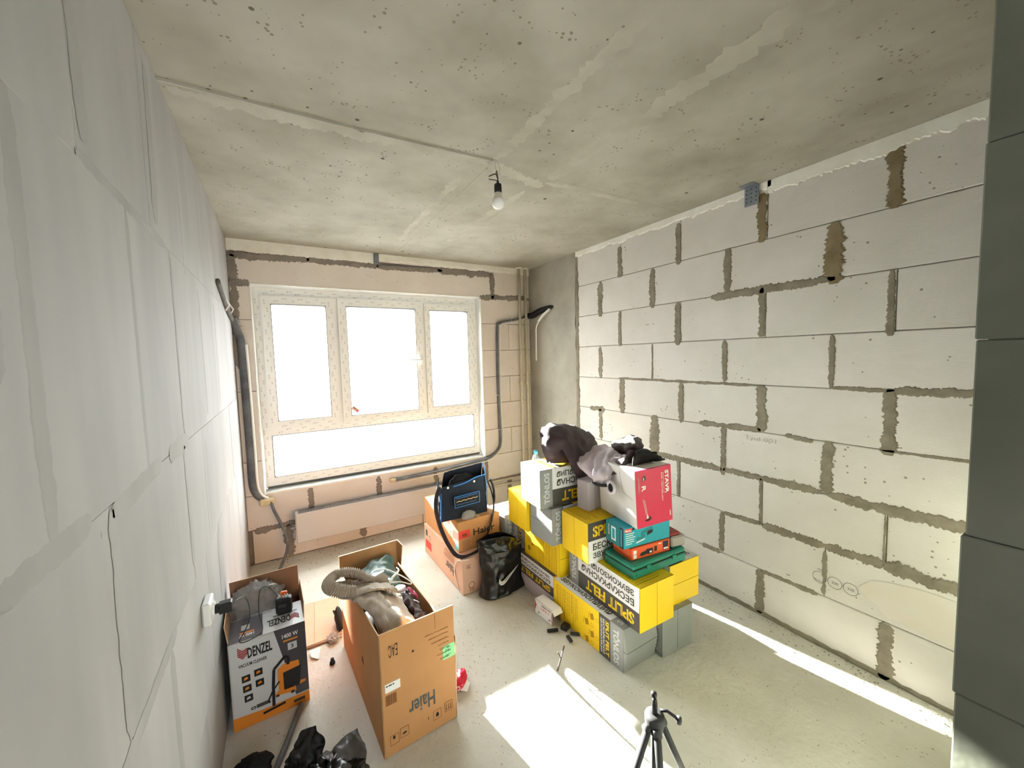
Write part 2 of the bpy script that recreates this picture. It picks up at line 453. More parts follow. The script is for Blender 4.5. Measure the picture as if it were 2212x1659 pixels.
def smear(parent, frame, p0, p1, w, m='mortar', t=0.004, seed=0, jag=1.0, name='mortar_smear', wprof=None, base=0.001):
    """mortar squeezed from a joint: a thin irregular strip standing proud of the wall; frame = (origin, along, up, out)"""
    O, A, U, Nv = [Vector(q) for q in frame]
    a = Vector((p0[0], p0[1])); b = Vector((p1[0], p1[1])); L_ = (b - a).length
    n = max(6, min(90, int(L_ / 0.0065))); d = (b - a) / L_; s = Vector((-d.y, d.x)); rnd = random.Random(seed)
    vs_ = []; fs = []
    for i in range(n + 1):
        f = i / n; c = a + (b - a) * f
        ww = w / 2 * (wprof(f) if wprof else 1.0)
        k = f * L_ * 9
        e = min(1.0, 0.5 + 7 * min(f, 1 - f)); fray = 0.22 * jag
        wl = ww * e * (1 + jag * (0.45 * noise.noise((k, seed * 1.3, 0)) + 0.35 * noise.noise((k * 3.7, seed * 2.1, 5)) + rnd.uniform(-fray, fray)))
        wr_ = ww * e * (1 + jag * (0.45 * noise.noise((k, seed * 1.7, 9)) + 0.35 * noise.noise((k * 3.7, seed * 2.9, 15)) + rnd.uniform(-fray, fray)))
        for q, hgt in ((c + s * max(wl, 0.002), base), (c + s * max(wl, 0.002) * 0.72, t), (c - s * max(wr_, 0.002) * 0.72, t), (c - s * max(wr_, 0.002), base)):
            vs_.append(O + A * q.x + U * q.y + Nv * hgt)
    for i in range(n):
        for j in range(3): fs.append((i * 4 + j, i * 4 + j + 1, (i + 1) * 4 + j + 1, (i + 1) * 4 + j))
    mb = MB(); mb.add(vs_, fs, m)
    return mb.build(name, parent)
def ragged(parent, frame, x0, x1, ztop, zlow, m, t=0.006, seed=0, amp=0.02, name='plaster_strip', base=0.001):
    """a strip with a straight top and a ragged lower edge"""
    O, A, U, Nv = [Vector(q) for q in frame]
    n = max(8, int(abs(x1 - x0) / 0.009)); vs_ = []; fs = []
    for i in range(n + 1):
        x = x0 + (x1 - x0) * i / n
        zl = zlow + amp * (noise.noise((x * 7, seed, 0)) + 0.6 * noise.noise((x * 23, seed, 3)) + 0.6 * noise.noise((x * 60, seed, 8)))
        for z, hh in ((ztop, t), (zl + 0.006, t), (zl, base)): vs_.append(O + A * x + U * z + Nv * hh)
        vs_.append(O + A * x + U * ztop + Nv * base)
    for i in range(n):
        for j in (0, 1): fs.append((i * 4 + j, i * 4 + j + 1, (i + 1) * 4 + j + 1, (i + 1) * 4 + j))
    mb = MB(); mb.add(vs_, fs, m)
    return mb.build(name, parent)

# ---- floor, ceiling
BACK = -1.9                                  # invented corridor behind the doorway
mb = MB(); nx, ny = 60, 110
for j in range(ny + 1):
    for i in range(nx + 1):
        x = -0.2 + (W + 0.4) * i / nx; y = BACK - 0.1 + (D - BACK + 0.5) * j / ny
        z = 0.004 * noise.noise((x * 1.7, y * 1.7, 0)) + 0.0015 * noise.noise((x * 9, y * 9, 4)) - 0.003
        mb.v.append((x, y, z))
k = mb.mi('screed_floor')
for j in range(ny):
    for i in range(nx):
        a = j * (nx + 1) + i; mb.f.append((a, a + 1, a + nx + 2, a + nx + 1)); mb.m.append(k)
floor = struct(mb.build('floor', smooth=True), 'rough grey cement screed floor', 'floor')

ceil_mb = MB(); ceil_mb.box(-0.2, BACK - 0.1, H + 0.012, W + 0.2, D + 0.3, H + 0.2, 'concrete_ceiling')
ceiling = struct(ceil_mb.build('ceiling'), 'bare grey concrete ceiling with formwork marks', 'ceiling')
# formwork panels of the slab, each cast at a slightly different level
xs = [-0.05, 1.345, 1.735, W + 0.02]; ys = [BACK - 0.05, 1.885, D + 0.02]
for i in range(3):
    for j in range(2):
        dz = [[0.0006, 0.0], [0.0003, 0.0005], [0.0, 0.0006]][i][j]
        pm = MB(); x0, x1, y0, y1 = xs[i], xs[i + 1], ys[j], ys[j + 1]
        pm.add([(x0, y0, H + 0.013), (x1, y0, H + 0.013), (x1, y1, H + 0.013), (x0, y1, H + 0.013),
                (x0 + 0.0002, y0 + 0.0002, H - dz), (x1 - 0.0002, y0 + 0.0002, H - dz), (x1 - 0.0002, y1 - 0.0002, H - dz), (x0 + 0.0002, y1 - 0.0002, H - dz)],
               [(7, 6, 5, 4), (0, 1, 5, 4), (1, 2, 6, 5), (2, 3, 7, 6), (3, 0, 4, 7)], 'concrete_ceiling')
        pm.build('formwork_panel', ceiling)
def fin(p0, p1, w, t, seed, m='ceiling_fin'):
    fr = ((0, 0, H - 0.004), (1, 0, 0), (0, 1, 0), (0, 0, -1))
    return smear(ceiling, fr, p0, p1, w, m, t, seed, 0.5, 'formwork_fin', base=-0.004)
fin((0.0, 1.888), (0.7, 1.882), 0.012, 0.006, 1); fin((0.68, 1.882), (1.335, 1.85), 0.012, 0.006, 2)
# broad lighter bands of cement paste along the seams
def band(p0, p1, w, seed): return smear(ceiling, ((0, 0, H - 0.0008), (1, 0, 0), (0, 1, 0), (0, 0, -1)), p0, p1, w, 'ceiling_fin', 0.0007, seed, 1.3, 'cement_band', base=-0.0004)
band((0.02, 1.945), (1.30, 1.905), 0.085, 21); band((1.735, 1.94), (2.5, 1.92), 0.05, 3); band((1.33, 0.2), (1.345, 1.84), 0.06, 4); band((1.745, 0.1), (1.735, 1.9), 0.09, 5)
band((1.26, 2.1), (1.262, 3.5), 0.05, 6); band((1.69, 2.1), (1.66, 3.3), 0.05, 7); band((1.30, 1.90), (1.75, 2.0), 0.08, 8)

# ---- right wall
FR = ((W, 0, 0), (0, 1, 0), (0, 0, 1), (-1, 0, 0))
mb = MB(); mb.box(W + 0.012, BACK, -0.05, W + 0.15, D + 0.2, H + 0.1, 'mortar')
wall_right = struct(mb.build('wall_right'), 'aerated concrete block wall with grey mortar joints', 'wall')
zl = [0.004] + [0.3085 + 0.302 * k for k in range(8)] + [H - 0.004]
PYL = 3.105
for r in range(9):
    odd = (r % 2 == 0)                       # bottom row counts as odd
    y0s = (0.7 if odd else 0.958)
    ys_ = [y0s + 0.602 * k for k in range(-4, 6)]
    edges = [BACK] + [y for y in ys_ if BACK + 0.05 < y < PYL - 0.05] + [PYL]
    for a, b in zip(edges, edges[1:]):
        if b < -0.15: continue
        # local x runs towards -y so that the front faces the room
        place_block(wall_right, (W, 0, 0), -math.pi / 2, -(b - 0.002), zl[r] + 0.002, b - a - 0.004, zl[r + 1] - zl[r] - 0.004, 'block_right')
mb = MB(); mb.box(W - 0.006, PYL + 0.004, 0, W + 0.1, D + 0.1, H, 'concrete_pylon'); mb.build('concrete_pylon', wall_right)
SM = [('v', 2.512, 2.411, 2.676, 0.055), ('v', 1.924, 2.397, 2.701, 0.045), ('v', 1.332, 2.408, 2.704, 0.056), ('v', 0.724, 2.413, 2.716, 0.062), ('v', 2.754, 2.093, 2.416, 0.062), ('v', 2.163, 2.102, 2.414, 0.052), ('v', 1.546, 2.135, 2.422, 0.051), ('v', 0.954, 2.09, 2.419, 0.081), ('v', 2.518, 1.806, 2.115, 0.038), ('v', 1.927, 1.793, 2.114, 0.052), ('v', 1.324, 1.823, 2.128, 0.044), ('v', 0.718, 1.794, 2.118, 0.031), ('v', 2.763, 1.512, 1.809, 0.051), ('v', 2.164, 1.516, 1.811, 0.017), ('v', 1.563, 1.532, 1.808, 0.037), ('v', 0.954, 1.527, 1.814, 0.029), ('v', 2.494, 1.206, 1.522, 0.063), ('v', 1.897, 1.199, 1.502, 0.046), ('v', 1.317, 1.222, 1.515, 0.064), ('v', 0.706, 1.19, 1.529, 0.056), ('v', 2.773, 0.933, 1.217, 0.052), ('h', 1.66, 2.116, 0.949, 2.118, 0.049), ('h', 2.53, 1.521, 1.346, 1.513, 0.019), ('h', 0.953, 1.521, 0.691, 1.52, 0.022), ('h', 0.691, 1.52, 0.16, 1.518, 0.05), ('h', 2.913, 1.212, 2.722, 1.217, 0.046), ('h', 1.741, 1.22, 1.315, 1.229, 0.038), ('v', 2.143, 0.903, 1.23, 0.087), ('v', 1.563, 0.875, 1.221, 0.039), ('v', 0.959, 0.92, 1.219, 0.056), ('v', 1.917, 0.612, 0.897, 0.029), ('v', 1.31, 0.614, 0.916, 0.019), ('v', 0.706, 0.62, 0.883, 0.01), ('v', 1.564, 0.322, 0.607, 0.039), ('v', 0.959, 0.322, 0.579, 0.023), ('v', 1.304, 0.011, 0.307, 0.054), ('v', 0.69, 0.001, 0.306, 0.063), ('h', 0.735, 1.213, 0.16, 1.219, 0.016), ('h', 1.177, 1.215, 1.03, 1.207, 0.029), ('h', 2.165, 0.912, 1.569, 0.912, 0.047), ('h', 1.562, 0.912, 0.981, 0.918, 0.042), ('h', 0.95, 0.915, 0.16, 0.911, 0.058), ('h', 1.55, 0.605, 1.292, 0.615, 0.03), ('h', 1.298, 0.61, 0.963, 0.608, 0.051), ('h', 0.963, 0.608, 0.709, 0.615, 0.058), ('h', 0.705, 0.612, 0.16, 0.603, 0.067), ('h', 1.712, 0.309, 1.579, 0.312, 0.033), ('h', 1.3, 0.302, 0.987, 0.305, 0.028), ('h', 3.1, 0.012, 0.16, 0.012, 0.03)]
for i, q in enumerate(SM):
    mm = 'mortar_brown' if i in (2, 3, 7) else 'mortar'
    if q[0] == 'v':
        smear(wall_right, FR, (q[1], q[2]), (q[1], q[3]), q[4], mm, 0.004, i + 1, 1.0)
    else:
        smear(wall_right, FR, (q[1], q[2]), (q[3], q[4]), q[5], mm, 0.004, i + 1, 1.0)
smear(wall_right, FR, (3.095, 0.02), (3.095, 2.74), 0.05, 'mortar', 0.006, 77, 1.0)
ragged(wall_right, FR, 0.1, 1.3, H - 0.001, H - 0.075, 'plaster_white', 0.009, 3, 0.028)
ragged(wall_right, FR, 1.28, 3.1, H - 0.001, H - 0.05, 'plaster_white', 0.009, 5, 0.022)
# tan damp stain on the low blocks
mb = MB(); pts = []
n = 40
for i in range(n):
    a = 2 * math.pi * i / n
    rx = 0.33 * (1 + 0.25 * noise.noise((math.cos(a) * 2, math.sin(a) * 2, 1))); rz_ = 0.11 * (1 + 0.3 * noise.noise((math.cos(a) * 3, math.sin(a) * 3, 4)))
    pts.append((W - 0.0012 - 0.0012, 0.47 + rx * math.cos(a), 0.44 + rz_ * math.sin(a)))
mb.add(pts, [tuple(range(n))], 'stain_tan'); mb.build('damp_stain', wall_right)
# pencil writing and marker circles
F_ = Face((W - 0.0025, 0.905, 0.43), (0, -1, 0), (0, 0, 1), 0.30, 0.12)
for cx, tx in ((0.075, ''), (0.148, '220'), (0.219, '220')):
    F_.ring(cx, 0.044, 0.034, 0.002, 'ink_dark', 1)
    if tx: F_.text(tx, cx - 0.014, 0.037, 0.03, 0.013, 'ink_dark', bold=0.0, k=1)
F_.text('под', 0.066, 0.082, 0.03, 0.012, 'ink_dark', bold=0.0, k=1); F_.line([(0.082, 0.02), (0.06, 0.022), (0.05, 0.028)], 0.002, 'ink_dark')
F_.build('marker_circles', wall_right)
F_ = Face((W - 0.0025, 1.32, 1.168), (0, -1, 0), (0, 0, 1), 0.19, 0.04); F_.text('Tyul 001', 0, 0, 0.19, 0.034, 'pencil', bold=-0.012, k=1); F_.build('pencil_note', wall_right)
F_ = Face((W - 0.008, 3.686, 0.99), (0, -1, 0), (0, 0, 1), 0.1, 0.16); F_.ring(0.05, 0.035, 0.032, 0.003, 'ink_dark', 1); F_.ring(0.05, 0.108, 0.032, 0.003, 'ink_dark', 1); F_.build('marker_circles', wall_right)

# ---- left wall: tall smooth plates with skimmed joints
FL = ((0, 0, 0), (0, 1, 0), (0, 0, 1), (1, 0, 0))
mb = MB(); mb.box(-0.15, BACK, -0.05, -0.003, D + 0.2, H + 0.1, 'smear_left')
wall_left = struct(mb.build('wall_left'), 'pale skimmed partition wall of large plates', 'wall')
rows_l = [(0.003, 0.42), (0.42, 0.943), (0.943, 1.46), (1.46, 2.155), (2.155, H - 0.003)]
joints = [(1.18, 2.3), (1.43, 2.06), (1.09, 1.82), (0.865, 1.372), (1.11, 1.62)]
pitch = [0.62, 0.5, 0.55, 0.49, 0.5]
for (z0, z1), (ja, jb), pt in zip(rows_l, joints, pitch):
    e = [BACK + 0.0]
    y = ja
    while y - pt > BACK + 0.2: y -= pt
    while y < D - 0.15:
        e.append(jb if abs(y - jb) < 0.2 else y); y += pt
    e = sorted(set(e)) + [D]
    for a, b in zip(e, e[1:]):
        if b < -0.3: continue
        place_block(wall_left, (0, 0, 0), math.pi / 2, a + 0.0006, z0 + 0.0006, b - a - 0.0012, z1 - z0 - 0.0012, 'plate_left', 'plate', jit=0.0006)
SL = [(0.865, 1.48, 0.865, 2.15, 0.05), (1.375, 1.47, 1.38, 2.15, 0.03), (1.85, 1.5, 1.86, 2.13, 0.03), (2.4, 1.5, 2.4, 2.1, 0.05), (0.72, 1.46, 1.0, 1.463, 0.05),
      (1.1, 1.44, 1.5, 1.462, 0.05), (1.6, 1.46, 1.9, 1.46, 0.06), (1.09, 0.96, 1.1, 1.45, 0.05), (1.82, 1.0, 1.82, 1.45, 0.05), (1.0, 0.93, 1.5, 0.945, 0.04),
      (1.1, 2.16, 1.8, 2.155, 0.03), (0.75, 1.7, 0.8, 2.3, 0.08), (1.43, 0.5, 1.43, 0.92, 0.05), (2.27, 0.98, 2.27, 1.4, 0.06), (2.9, 1.5, 2.92, 2.1, 0.05), (1.7, 2.2, 1.72, 2.7, 0.06), (1.15, 2.2, 1.14, 2.7, 0.06), (2.4, 0.3, 2.42, 0.9, 0.08)]
for i, q in enumerate(SL):
    smear(wall_left, FL, (q[0], q[1]), (q[2], q[3]), q[4], 'smear_left', 0.0008, 100 + i, 0.6, 'skim_smear', base=0.0003)

# ---- window wall
FB = ((0, D, 0), (1, 0, 0), (0, 0, 1), (0, -1, 0))
OX0, OX1, OZ0, OZ1 = 0.145, 2.285, 0.605, 2.408       # opening
mb = MB()
for (x0, x1, z0, z1) in ((-0.1, OX0, 0, H + 0.1), (OX1, W + 0.1, 0, H + 0.1), (OX0, OX1, -0.05, OZ0), (OX0, OX1, OZ1, H + 0.1)):
    mb.box(x0, D + 0.012, z0, x1, D + 0.30, z1, 'mortar_dark')
wall_back = struct(mb.build('wall_back'), 'pinkish aerated block wall around the window', 'wall')
def bb(x0, x1, z0, z1): place_block(wall_back, (0, D, 0), 0, x0 + 0.002, z0 + 0.002, x1 - x0 - 0.004, z1 - z0 - 0.004, 'block_back')
for x0, x1 in ((0.03, 0.31), (0.31, 0.93), (0.93, 1.53), (1.53, 2.13), (2.13, 2.6), (2.6, W)): bb(x0, x1, 0.004, 0.30)
for x0, x1 in ((0.0, 0.49), (0.49, 1.10), (1.10, 1.69), (1.69, 2.3), (2.3, W)): bb(x0, x1, 0.304, OZ0)
for a, b in ((OZ0, 0.905), (0.905, 1.21), (1.21, 1.515), (1.515, 1.817), (1.817, 2.118), (2.118, 2.405)):
    k = int(round(a * 100)) % 2
    sp = 2.645 if a in (OZ0, 1.21, 1.817) else None
    if sp: bb(OX1, sp, a, b); bb(sp, W, a, b)
    else: bb(OX1, W, a, b)
for a, b in ((OZ0, 0.9), (0.9, 1.505), (1.505, 2.11), (2.11, 2.41)): bb(0.0, OX0, a, b)
bb(0.05, 2.43, 2.412, 2.66); bb(2.46, W, 2.43, 2.70)
bb(0.0, 1.15, 2.672, H - 0.004); bb(1.15, W, 2.69, H - 0.004)
for i, (a, b, w) in enumerate([((0.02, 2.632), (0.6, 2.648), 0.06), ((0.58, 2.648), (1.2, 2.652), 0.055), ((1.18, 2.645), (1.85, 2.66), 0.05), ((1.8, 2.66), (2.43, 2.666), 0.07),
      ((2.445, 2.40), (2.44, 2.69), 0.06), ((2.275, 2.408), (2.9, 2.43), 0.055), ((0.005, 2.402), (0.14, 2.41), 0.06), ((0.03, 2.44), (0.03, 2.64), 0.07), ((0.03, 1.7), (0.03, 2.38), 0.06),
      ((0.495, 0.31), (0.495, 0.59), 0.05), ((0.31, 0.01), (0.30, 0.30), 0.07), ((0.05, 0.29), (0.40, 0.31), 0.05), ((0.35, 0.31), (0.62, 0.315), 0.04), ((0.935, 0.02), (0.93, 0.3), 0.07),
      ((1.10, 0.32), (1.10, 0.59), 0.05), ((1.69, 0.32), (1.69, 0.58), 0.05), ((2.3, 0.32), (2.3, 0.58), 0.04), ((2.6, 0.03), (2.6, 0.29), 0.06), ((2.3, 0.31), (2.9, 0.305), 0.03)]):
    smear(wall_back, FB, a, b, w, 'mortar_dark', 0.005, 200 + i, 1.0)
ragged(wall_back, FB, 0.0, 1.155, H - 0.001, 2.668, 'plaster_white', 0.012, 12, 0.014)
ragged(wall_back, FB, 1.2, W, H - 0.001, 2.70, 'plaster_white', 0.012, 14, 0.014)

# ---- doorway wall (the shaded reveal at the right edge of the view), invented corridor wall behind the camera
XJ = 1.263
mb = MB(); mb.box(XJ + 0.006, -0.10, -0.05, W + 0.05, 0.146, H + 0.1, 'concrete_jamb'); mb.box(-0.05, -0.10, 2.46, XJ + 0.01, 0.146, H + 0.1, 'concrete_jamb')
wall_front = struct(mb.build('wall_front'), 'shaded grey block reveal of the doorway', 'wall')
z = 0.004
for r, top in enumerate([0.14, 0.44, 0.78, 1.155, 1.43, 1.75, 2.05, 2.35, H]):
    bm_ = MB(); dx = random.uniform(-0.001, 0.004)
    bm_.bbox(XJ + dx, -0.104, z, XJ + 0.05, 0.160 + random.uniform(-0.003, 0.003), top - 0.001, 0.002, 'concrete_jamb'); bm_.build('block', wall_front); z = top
mb = MB()  # unseen end wall, its opening added to let soft fill light in
for (x0, x1, z0, z1) in ((-0.1, 0.2, -0.05, H + 0.1), (0.85, W + 0.1, -0.05, H + 0.1), (0.2, 0.85, -0.05, 1.05), (0.2, 0.85, 1.9, H + 0.1)):
    mb.box(x0, BACK - 0.15, z0, x1, BACK, z1, 'plate_left')
struct(mb.build('wall_fill_opening'), 'invented corridor wall behind the doorway, opening added for fill light', 'wall')

# ------------------------------------------------------------------ outside: pale ground far below and one apartment block
mat('ground_pale', (150, 152, 156), 0.95, (132, 134, 136), 0.05)
mat('facade_pale', (214, 214, 214), 0.9, (206, 206, 206), 0.1)
mat('facade_glass', (120, 132, 150), 0.3)
mb = MB(); mb.add([(-220, 5, -24), (260, 5, -24), (260, 420, -24), (-220, 420, -24)], [(0, 1, 2, 3)], 'ground_pale')
struct(mb.build('ground'), 'pale ground far below the window', 'ground')
ab = thing('apartment_building', 'pale apartment block barely visible through the lower window pane', 'building', (4, 70, -24))
mb = MB(); mb.box(0, 0, 0, 34, 14, 20, 'facade_pale'); mb.box(-0.4, -0.4, 20, 34.4, 14.4, 20.6, 'facade_pale'); mb.build('walls', ab)
for r in range(5):
    for c in range(9):
        x, z_ = 1.6 + c * 3.6, 2.2 + r * 3.5
        if (0, 'wm') not in MESHES:
            o = MB().box(0, -0.05, 0, 1.6, 0.02, 1.7, 'facade_glass').build('window', ab); MESHES[(0, 'wm')] = o.data
        else: o = bpy.data.objects.new('window', MESHES[(0, 'wm')]); col.objects.link(o); o.parent = ab
        o.location = (x, 0, z_)
# ------------------------------------------------------------------ window
win = struct(thing('window_1', 'white plastic three-sash window over one wide lower pane', 'window', (0, D, 0)))
FY = 0.10                                    # frame face behind the wall face
mb = MB()
x0, x1, z0, z1 = 0.152, 2.278, 0.63, 2.395
mb.box(x0, FY, z0, 0.222, FY + 0.07, z1, 'pvc_white'); mb.box(2.205, FY, z0, x1, FY + 0.07, z1, 'pvc_white')
mb.box(0.222, FY, 2.32, 2.205, FY + 0.07, z1, 'pvc_white'); mb.box(0.222, FY, z0, 2.205, FY + 0.07, 0.712, 'pvc_white')
mb.box(0.222, FY, 1.093, 2.205, FY + 0.07, 1.165, 'pvc_white')
mb.box(0.785, FY, 1.165, 0.828, FY + 0.07, 2.32, 'pvc_white'); mb.box(1.632, FY, 1.165, 1.678, FY + 0.07, 2.32, 'pvc_white')
frame = mb.build('frame', win)
def film(parent, segs, seed):
    """little grey logos and text dashes printed on the protective film"""
    rnd = random.Random(seed); F_ = Face((0, 0, 0), (1, 0, 0), (0, 0, 1), 0, 0); F_.o = Vector((0, 0, 0))
    for (ax, az, bx, bz, y) in segs:
        F_.o = Vector((0, y, 0)); L_ = math.hypot(bx - ax, bz - az); n = int(L_ / 0.062); vert = abs(bz - az) > abs(bx - ax)
        for i in range(n):
            f = (i + 0.5) / n; cx = ax + (bx - ax) * f; cz = az + (bz - az) * f; o = 0.012 if i % 2 else -0.010
            if vert: cx += o
            else: cz += o
            r = 0.0055
            if i % 3 != 2:
                F_.ring(cx, cz, r, 0.0012, 'film_ink', 1, 8); F_.poly([(cx - 0.003, cz - 0.003), (cx + 0.003, cz - 0.003), (cx, cz - 0.009)], 'film_ink', 1)
            for q in range(2):
                if vert: F_.rect(cx - 0.005 + 0.006 * q, cz + 0.012, cx - 0.0035 + 0.006 * q, cz + rnd.uniform(0.026, 0.036), 'film_ink', 1)
                else: F_.rect(cx + 0.010, cz - 0.003 + 0.006 * q, cx + rnd.uniform(0.026, 0.036), cz - 0.0018 + 0.006 * q, 'film_ink', 1)
    o = F_.mb.build('film_print', parent); o['kind'] = 'stuff'; return o
film(frame, [(0.178, 0.7, 0.178, 2.3, FY), (2.24, 0.7, 2.24, 2.3, FY), (0.25, 0.668, 2.2, 0.668, FY), (0.25, 1.128, 2.2, 1.128, FY), (0.2, 2.36, 2.25, 2.36, FY)], 1)
def sash(gx0, gx1, gz0, gz1, sx0, sx1, sz0, sz1, seed):
    m_ = MB(); y0, y1 = FY - 0.022, FY + 0.05
    m_.box(sx0, y0, sz0, gx0, y1, sz1, 'pvc_white'); m_.box(gx1, y0, sz0, sx1, y1, sz1, 'pvc_white')
    m_.box(gx0, y0, gz1, gx1, y1, sz1, 'pvc_white'); m_.box(gx0, y0, sz0, gx1, y1, gz0, 'pvc_white')
    s = m_.build('sash', win)
    e = MB(); w_ = 0.005
    e.box(gx0, y0 - 0.001, gz0, gx0 + w_, y1, gz1, 'rubber_seal'); e.box(gx1 - w_, y0 - 0.001, gz0, gx1, y1, gz1, 'rubber_seal')
    e.box(gx0, y0 - 0.001, gz0, gx1, y1, gz0 + w_, 'rubber_seal'); e.box(gx0, y0 - 0.001, gz1 - w_, gx1, y1, gz1, 'rubber_seal')
    e.build('seal', s)
    g_ = MB(); g_.box(gx0, FY + 0.022, gz0, gx1, FY + 0.03, gz1, 'window_glass'); g_.build('pane', s)
    a, b, c, d = (sx0 + gx0) / 2, (sx1 + gx1) / 2, (sz0 + gz0) / 2, (sz1 + gz1) / 2
    film(s, [(a, c, a, d, y0), (b, c, b, d, y0), (gx0, d, gx1, d, y0), (gx0, c, gx1, c, y0)], seed)
    return s
sash(0.280, 0.720, 1.218, 2.258, 0.208, 0.792, 1.150, 2.330, 2)
sm_ = sash(0.893, 1.566, 1.206, 2.262, 0.820, 1.640, 1.142, 2.336, 3)
sash(1.718, 2.157, 1.218, 2.256, 1.664, 2.212, 1.160, 2.322, 4)
mb = MB(); mb.box(0.222, FY + 0.03, 0.712, 2.205, FY + 0.038, 1.093, 'window_glass'); mb.build('pane', win)
mb = MB()
for q in ((0.222, 0.712, 0.228, 1.093), (2.199, 0.712, 2.205, 1.093), (0.222, 0.712, 2.205, 0.718), (0.222, 1.087, 2.205, 1.093)): mb.box(q[0], FY - 0.001, q[1], q[2], FY + 0.04, q[3], 'rubber_seal')
mb.build('seal', win)
mb = MB(); mb.bbox(1.592, FY - 0.034, 1.69, 1.622, FY - 0.022, 1.77, 0.004, 'pvc_white'); mb.bbox(1.596, FY - 0.055, 1.722, 1.618, FY - 0.030, 1.744, 0.003, 'pvc_white')
mb.bbox(1.485, FY - 0.066, 1.723, 1.620, FY - 0.050, 1.743, 0.005, 'pvc_white'); mb.build('handle', sm_)
F_ = Face((0.938, FY + 0.020, 1.262), (0.77, 0, -0.64), (0.64, 0, 0.77), 0.075, 0.035); F_.rect(0, 0, 0.075, 0.035, 'cardboard_pink'); F_.rect(0.05, 0.008, 0.066, 0.026, 'label_red', 2); F_.rect(0.008, 0.02, 0.04, 0.026, 'ink_dark', 2); F_.build('sticker', sm_)
# reveal lining, mounting gap and ledge
mb = MB()
mb.add([(OX0, 0, OZ0), (0.16, FY, z0), (0.16, FY, z1), (OX0, 0, OZ1)], [(0, 1, 2, 3)], 'pvc_reveal')
mb.add([(OX1, 0, OZ0), (2.27, FY, z0), (2.27, FY, z1), (OX1, 0, OZ1)], [(3, 2, 1, 0)], 'pvc_reveal')
mb.add([(OX0, 0, OZ1), (0.16, FY, z1), (2.27, FY, z1), (OX1, 0, OZ1)], [(0, 1, 2, 3)], 'pvc_reveal')
mb.add([(OX0, 0.0, OZ0 + 0.004), (OX1, 0.0, OZ0 + 0.004), (OX1, FY, 0.618), (OX0, FY, 0.618)], [(0, 1, 2, 3)], 'sill_grey')
mb.build('reveal_lining', win)
mb = MB(); mb.box(0.165, FY - 0.004, 0.619, 2.265, FY + 0.03, 0.638, 'rubber_seal'); mb.build('mounting_gap', win)
fr_ = ((0, 0, 0), (1, 0, 0), (0, 0, 1), (0, -1, 0))
for i, (a, b, w_) in enumerate([((OX0 - 0.004, OZ0), (OX0 - 0.002, OZ1), 0.012), ((OX1 + 0.004, OZ0), (OX1 + 0.002, OZ1), 0.012), ((OX0, OZ1 + 0.003), (OX1, OZ1 + 0.003), 0.012), ((OX0, OZ0 + 0.002), (1.2, OZ0 + 0.002), 0.02), ((1.2, OZ0 + 0.002), (OX1, OZ0 + 0.002), 0.02)]):
    smear(win, fr_, a, b, w_, 'plaster_white', 0.006, 300 + i, 0.9, 'sealant')

# ------------------------------------------------------------------ radiator, pipes, conduits
rad = thing('radiator', 'white flat panel radiator under the window', 'radiator', (0.36, D, 0.155))
mb = MB(); mb.bbox(0, -0.135, 0, 1.46, -0.045, 0.262, 0.004, 'radiator_white'); mb.build('panel', rad)
mb = MB(); mb.box(0.02, -0.128, 0.2625, 1.44, -0.052, 0.2645, 'radiator_slot'); mb.build('grille_bed', rad)
mb = MB()
for i in range(118):
    x = 0.024 + i * 0.012; mb.box(x, -0.130, 0.2645, x + 0.004, -0.050, 0.268, 'radiator_white')
o = mb.build('grille', rad); o['kind'] = 'stuff'
mb = MB(); mb.box(-0.004, -0.137, 0.0, 0.0, -0.043, 0.266, 'radiator_white'); mb.build('side_cover', rad)
for x in (0.15, 1.25):
    mb = MB(); mb.box(x, -0.045, 0.05, x + 0.03, 0.0, 0.22, 'zinc'); mb.build('wall_bracket', rad)
mb = MB(); mb.tube([(-0.004, -0.09, 0.13), (-0.045, -0.09, 0.13)], 0.014, 'zinc', 10); mb.build('valve', rad, True)

for x in (2.773, 2.858):
    pp = thing('riser_pipe', 'beige vertical heating pipe in the corner, ' + ('nearer the window' if x < 2.8 else 'nearer the concrete pylon'), 'pipe', (x, 3.918, 0), group='heating risers in the corner')
    mb = MB(); mb.tube([(0, 0, 0.0), (0.004, 0, 1.0), (0.004, 0, 1.02), (0, 0, H)], [0.0165, 0.0165, 0.0165, 0.0165], 'pipe_beige', 12); mb.build('pipe_run', pp, True)
    mb = MB(); mb.tube([(0.002, 0, 1.40), (0.002, 0, 1.43)], 0.021, 'pipe_beige', 12); mb.box(-0.006, 0.0, 1.405, 0.01, 0.05, 1.425, 'pipe_beige'); mb.build('clamp', pp)
    mb = MB(); mb.lathe([(0.017, 0), (0.036, 0.004), (0.040, 0.010)], (0, 0, H - 0.012), 'plaster_white', 16); mb.build('ceiling_collar', pp)
for z_ in (0.302, 0.246):
    pp = tag(MB().tube([(1.86, 3.918, z_), (2.4, 3.92, z_ + 0.002), (2.9, 3.918, z_)], 0.013, 'pipe_beige', 10).build('branch_pipe', None, True),
             ('upper' if z_ > 0.27 else 'lower') + ' beige horizontal heating pipe low on the window wall', 'pipe', 'branch pipes to the radiator')

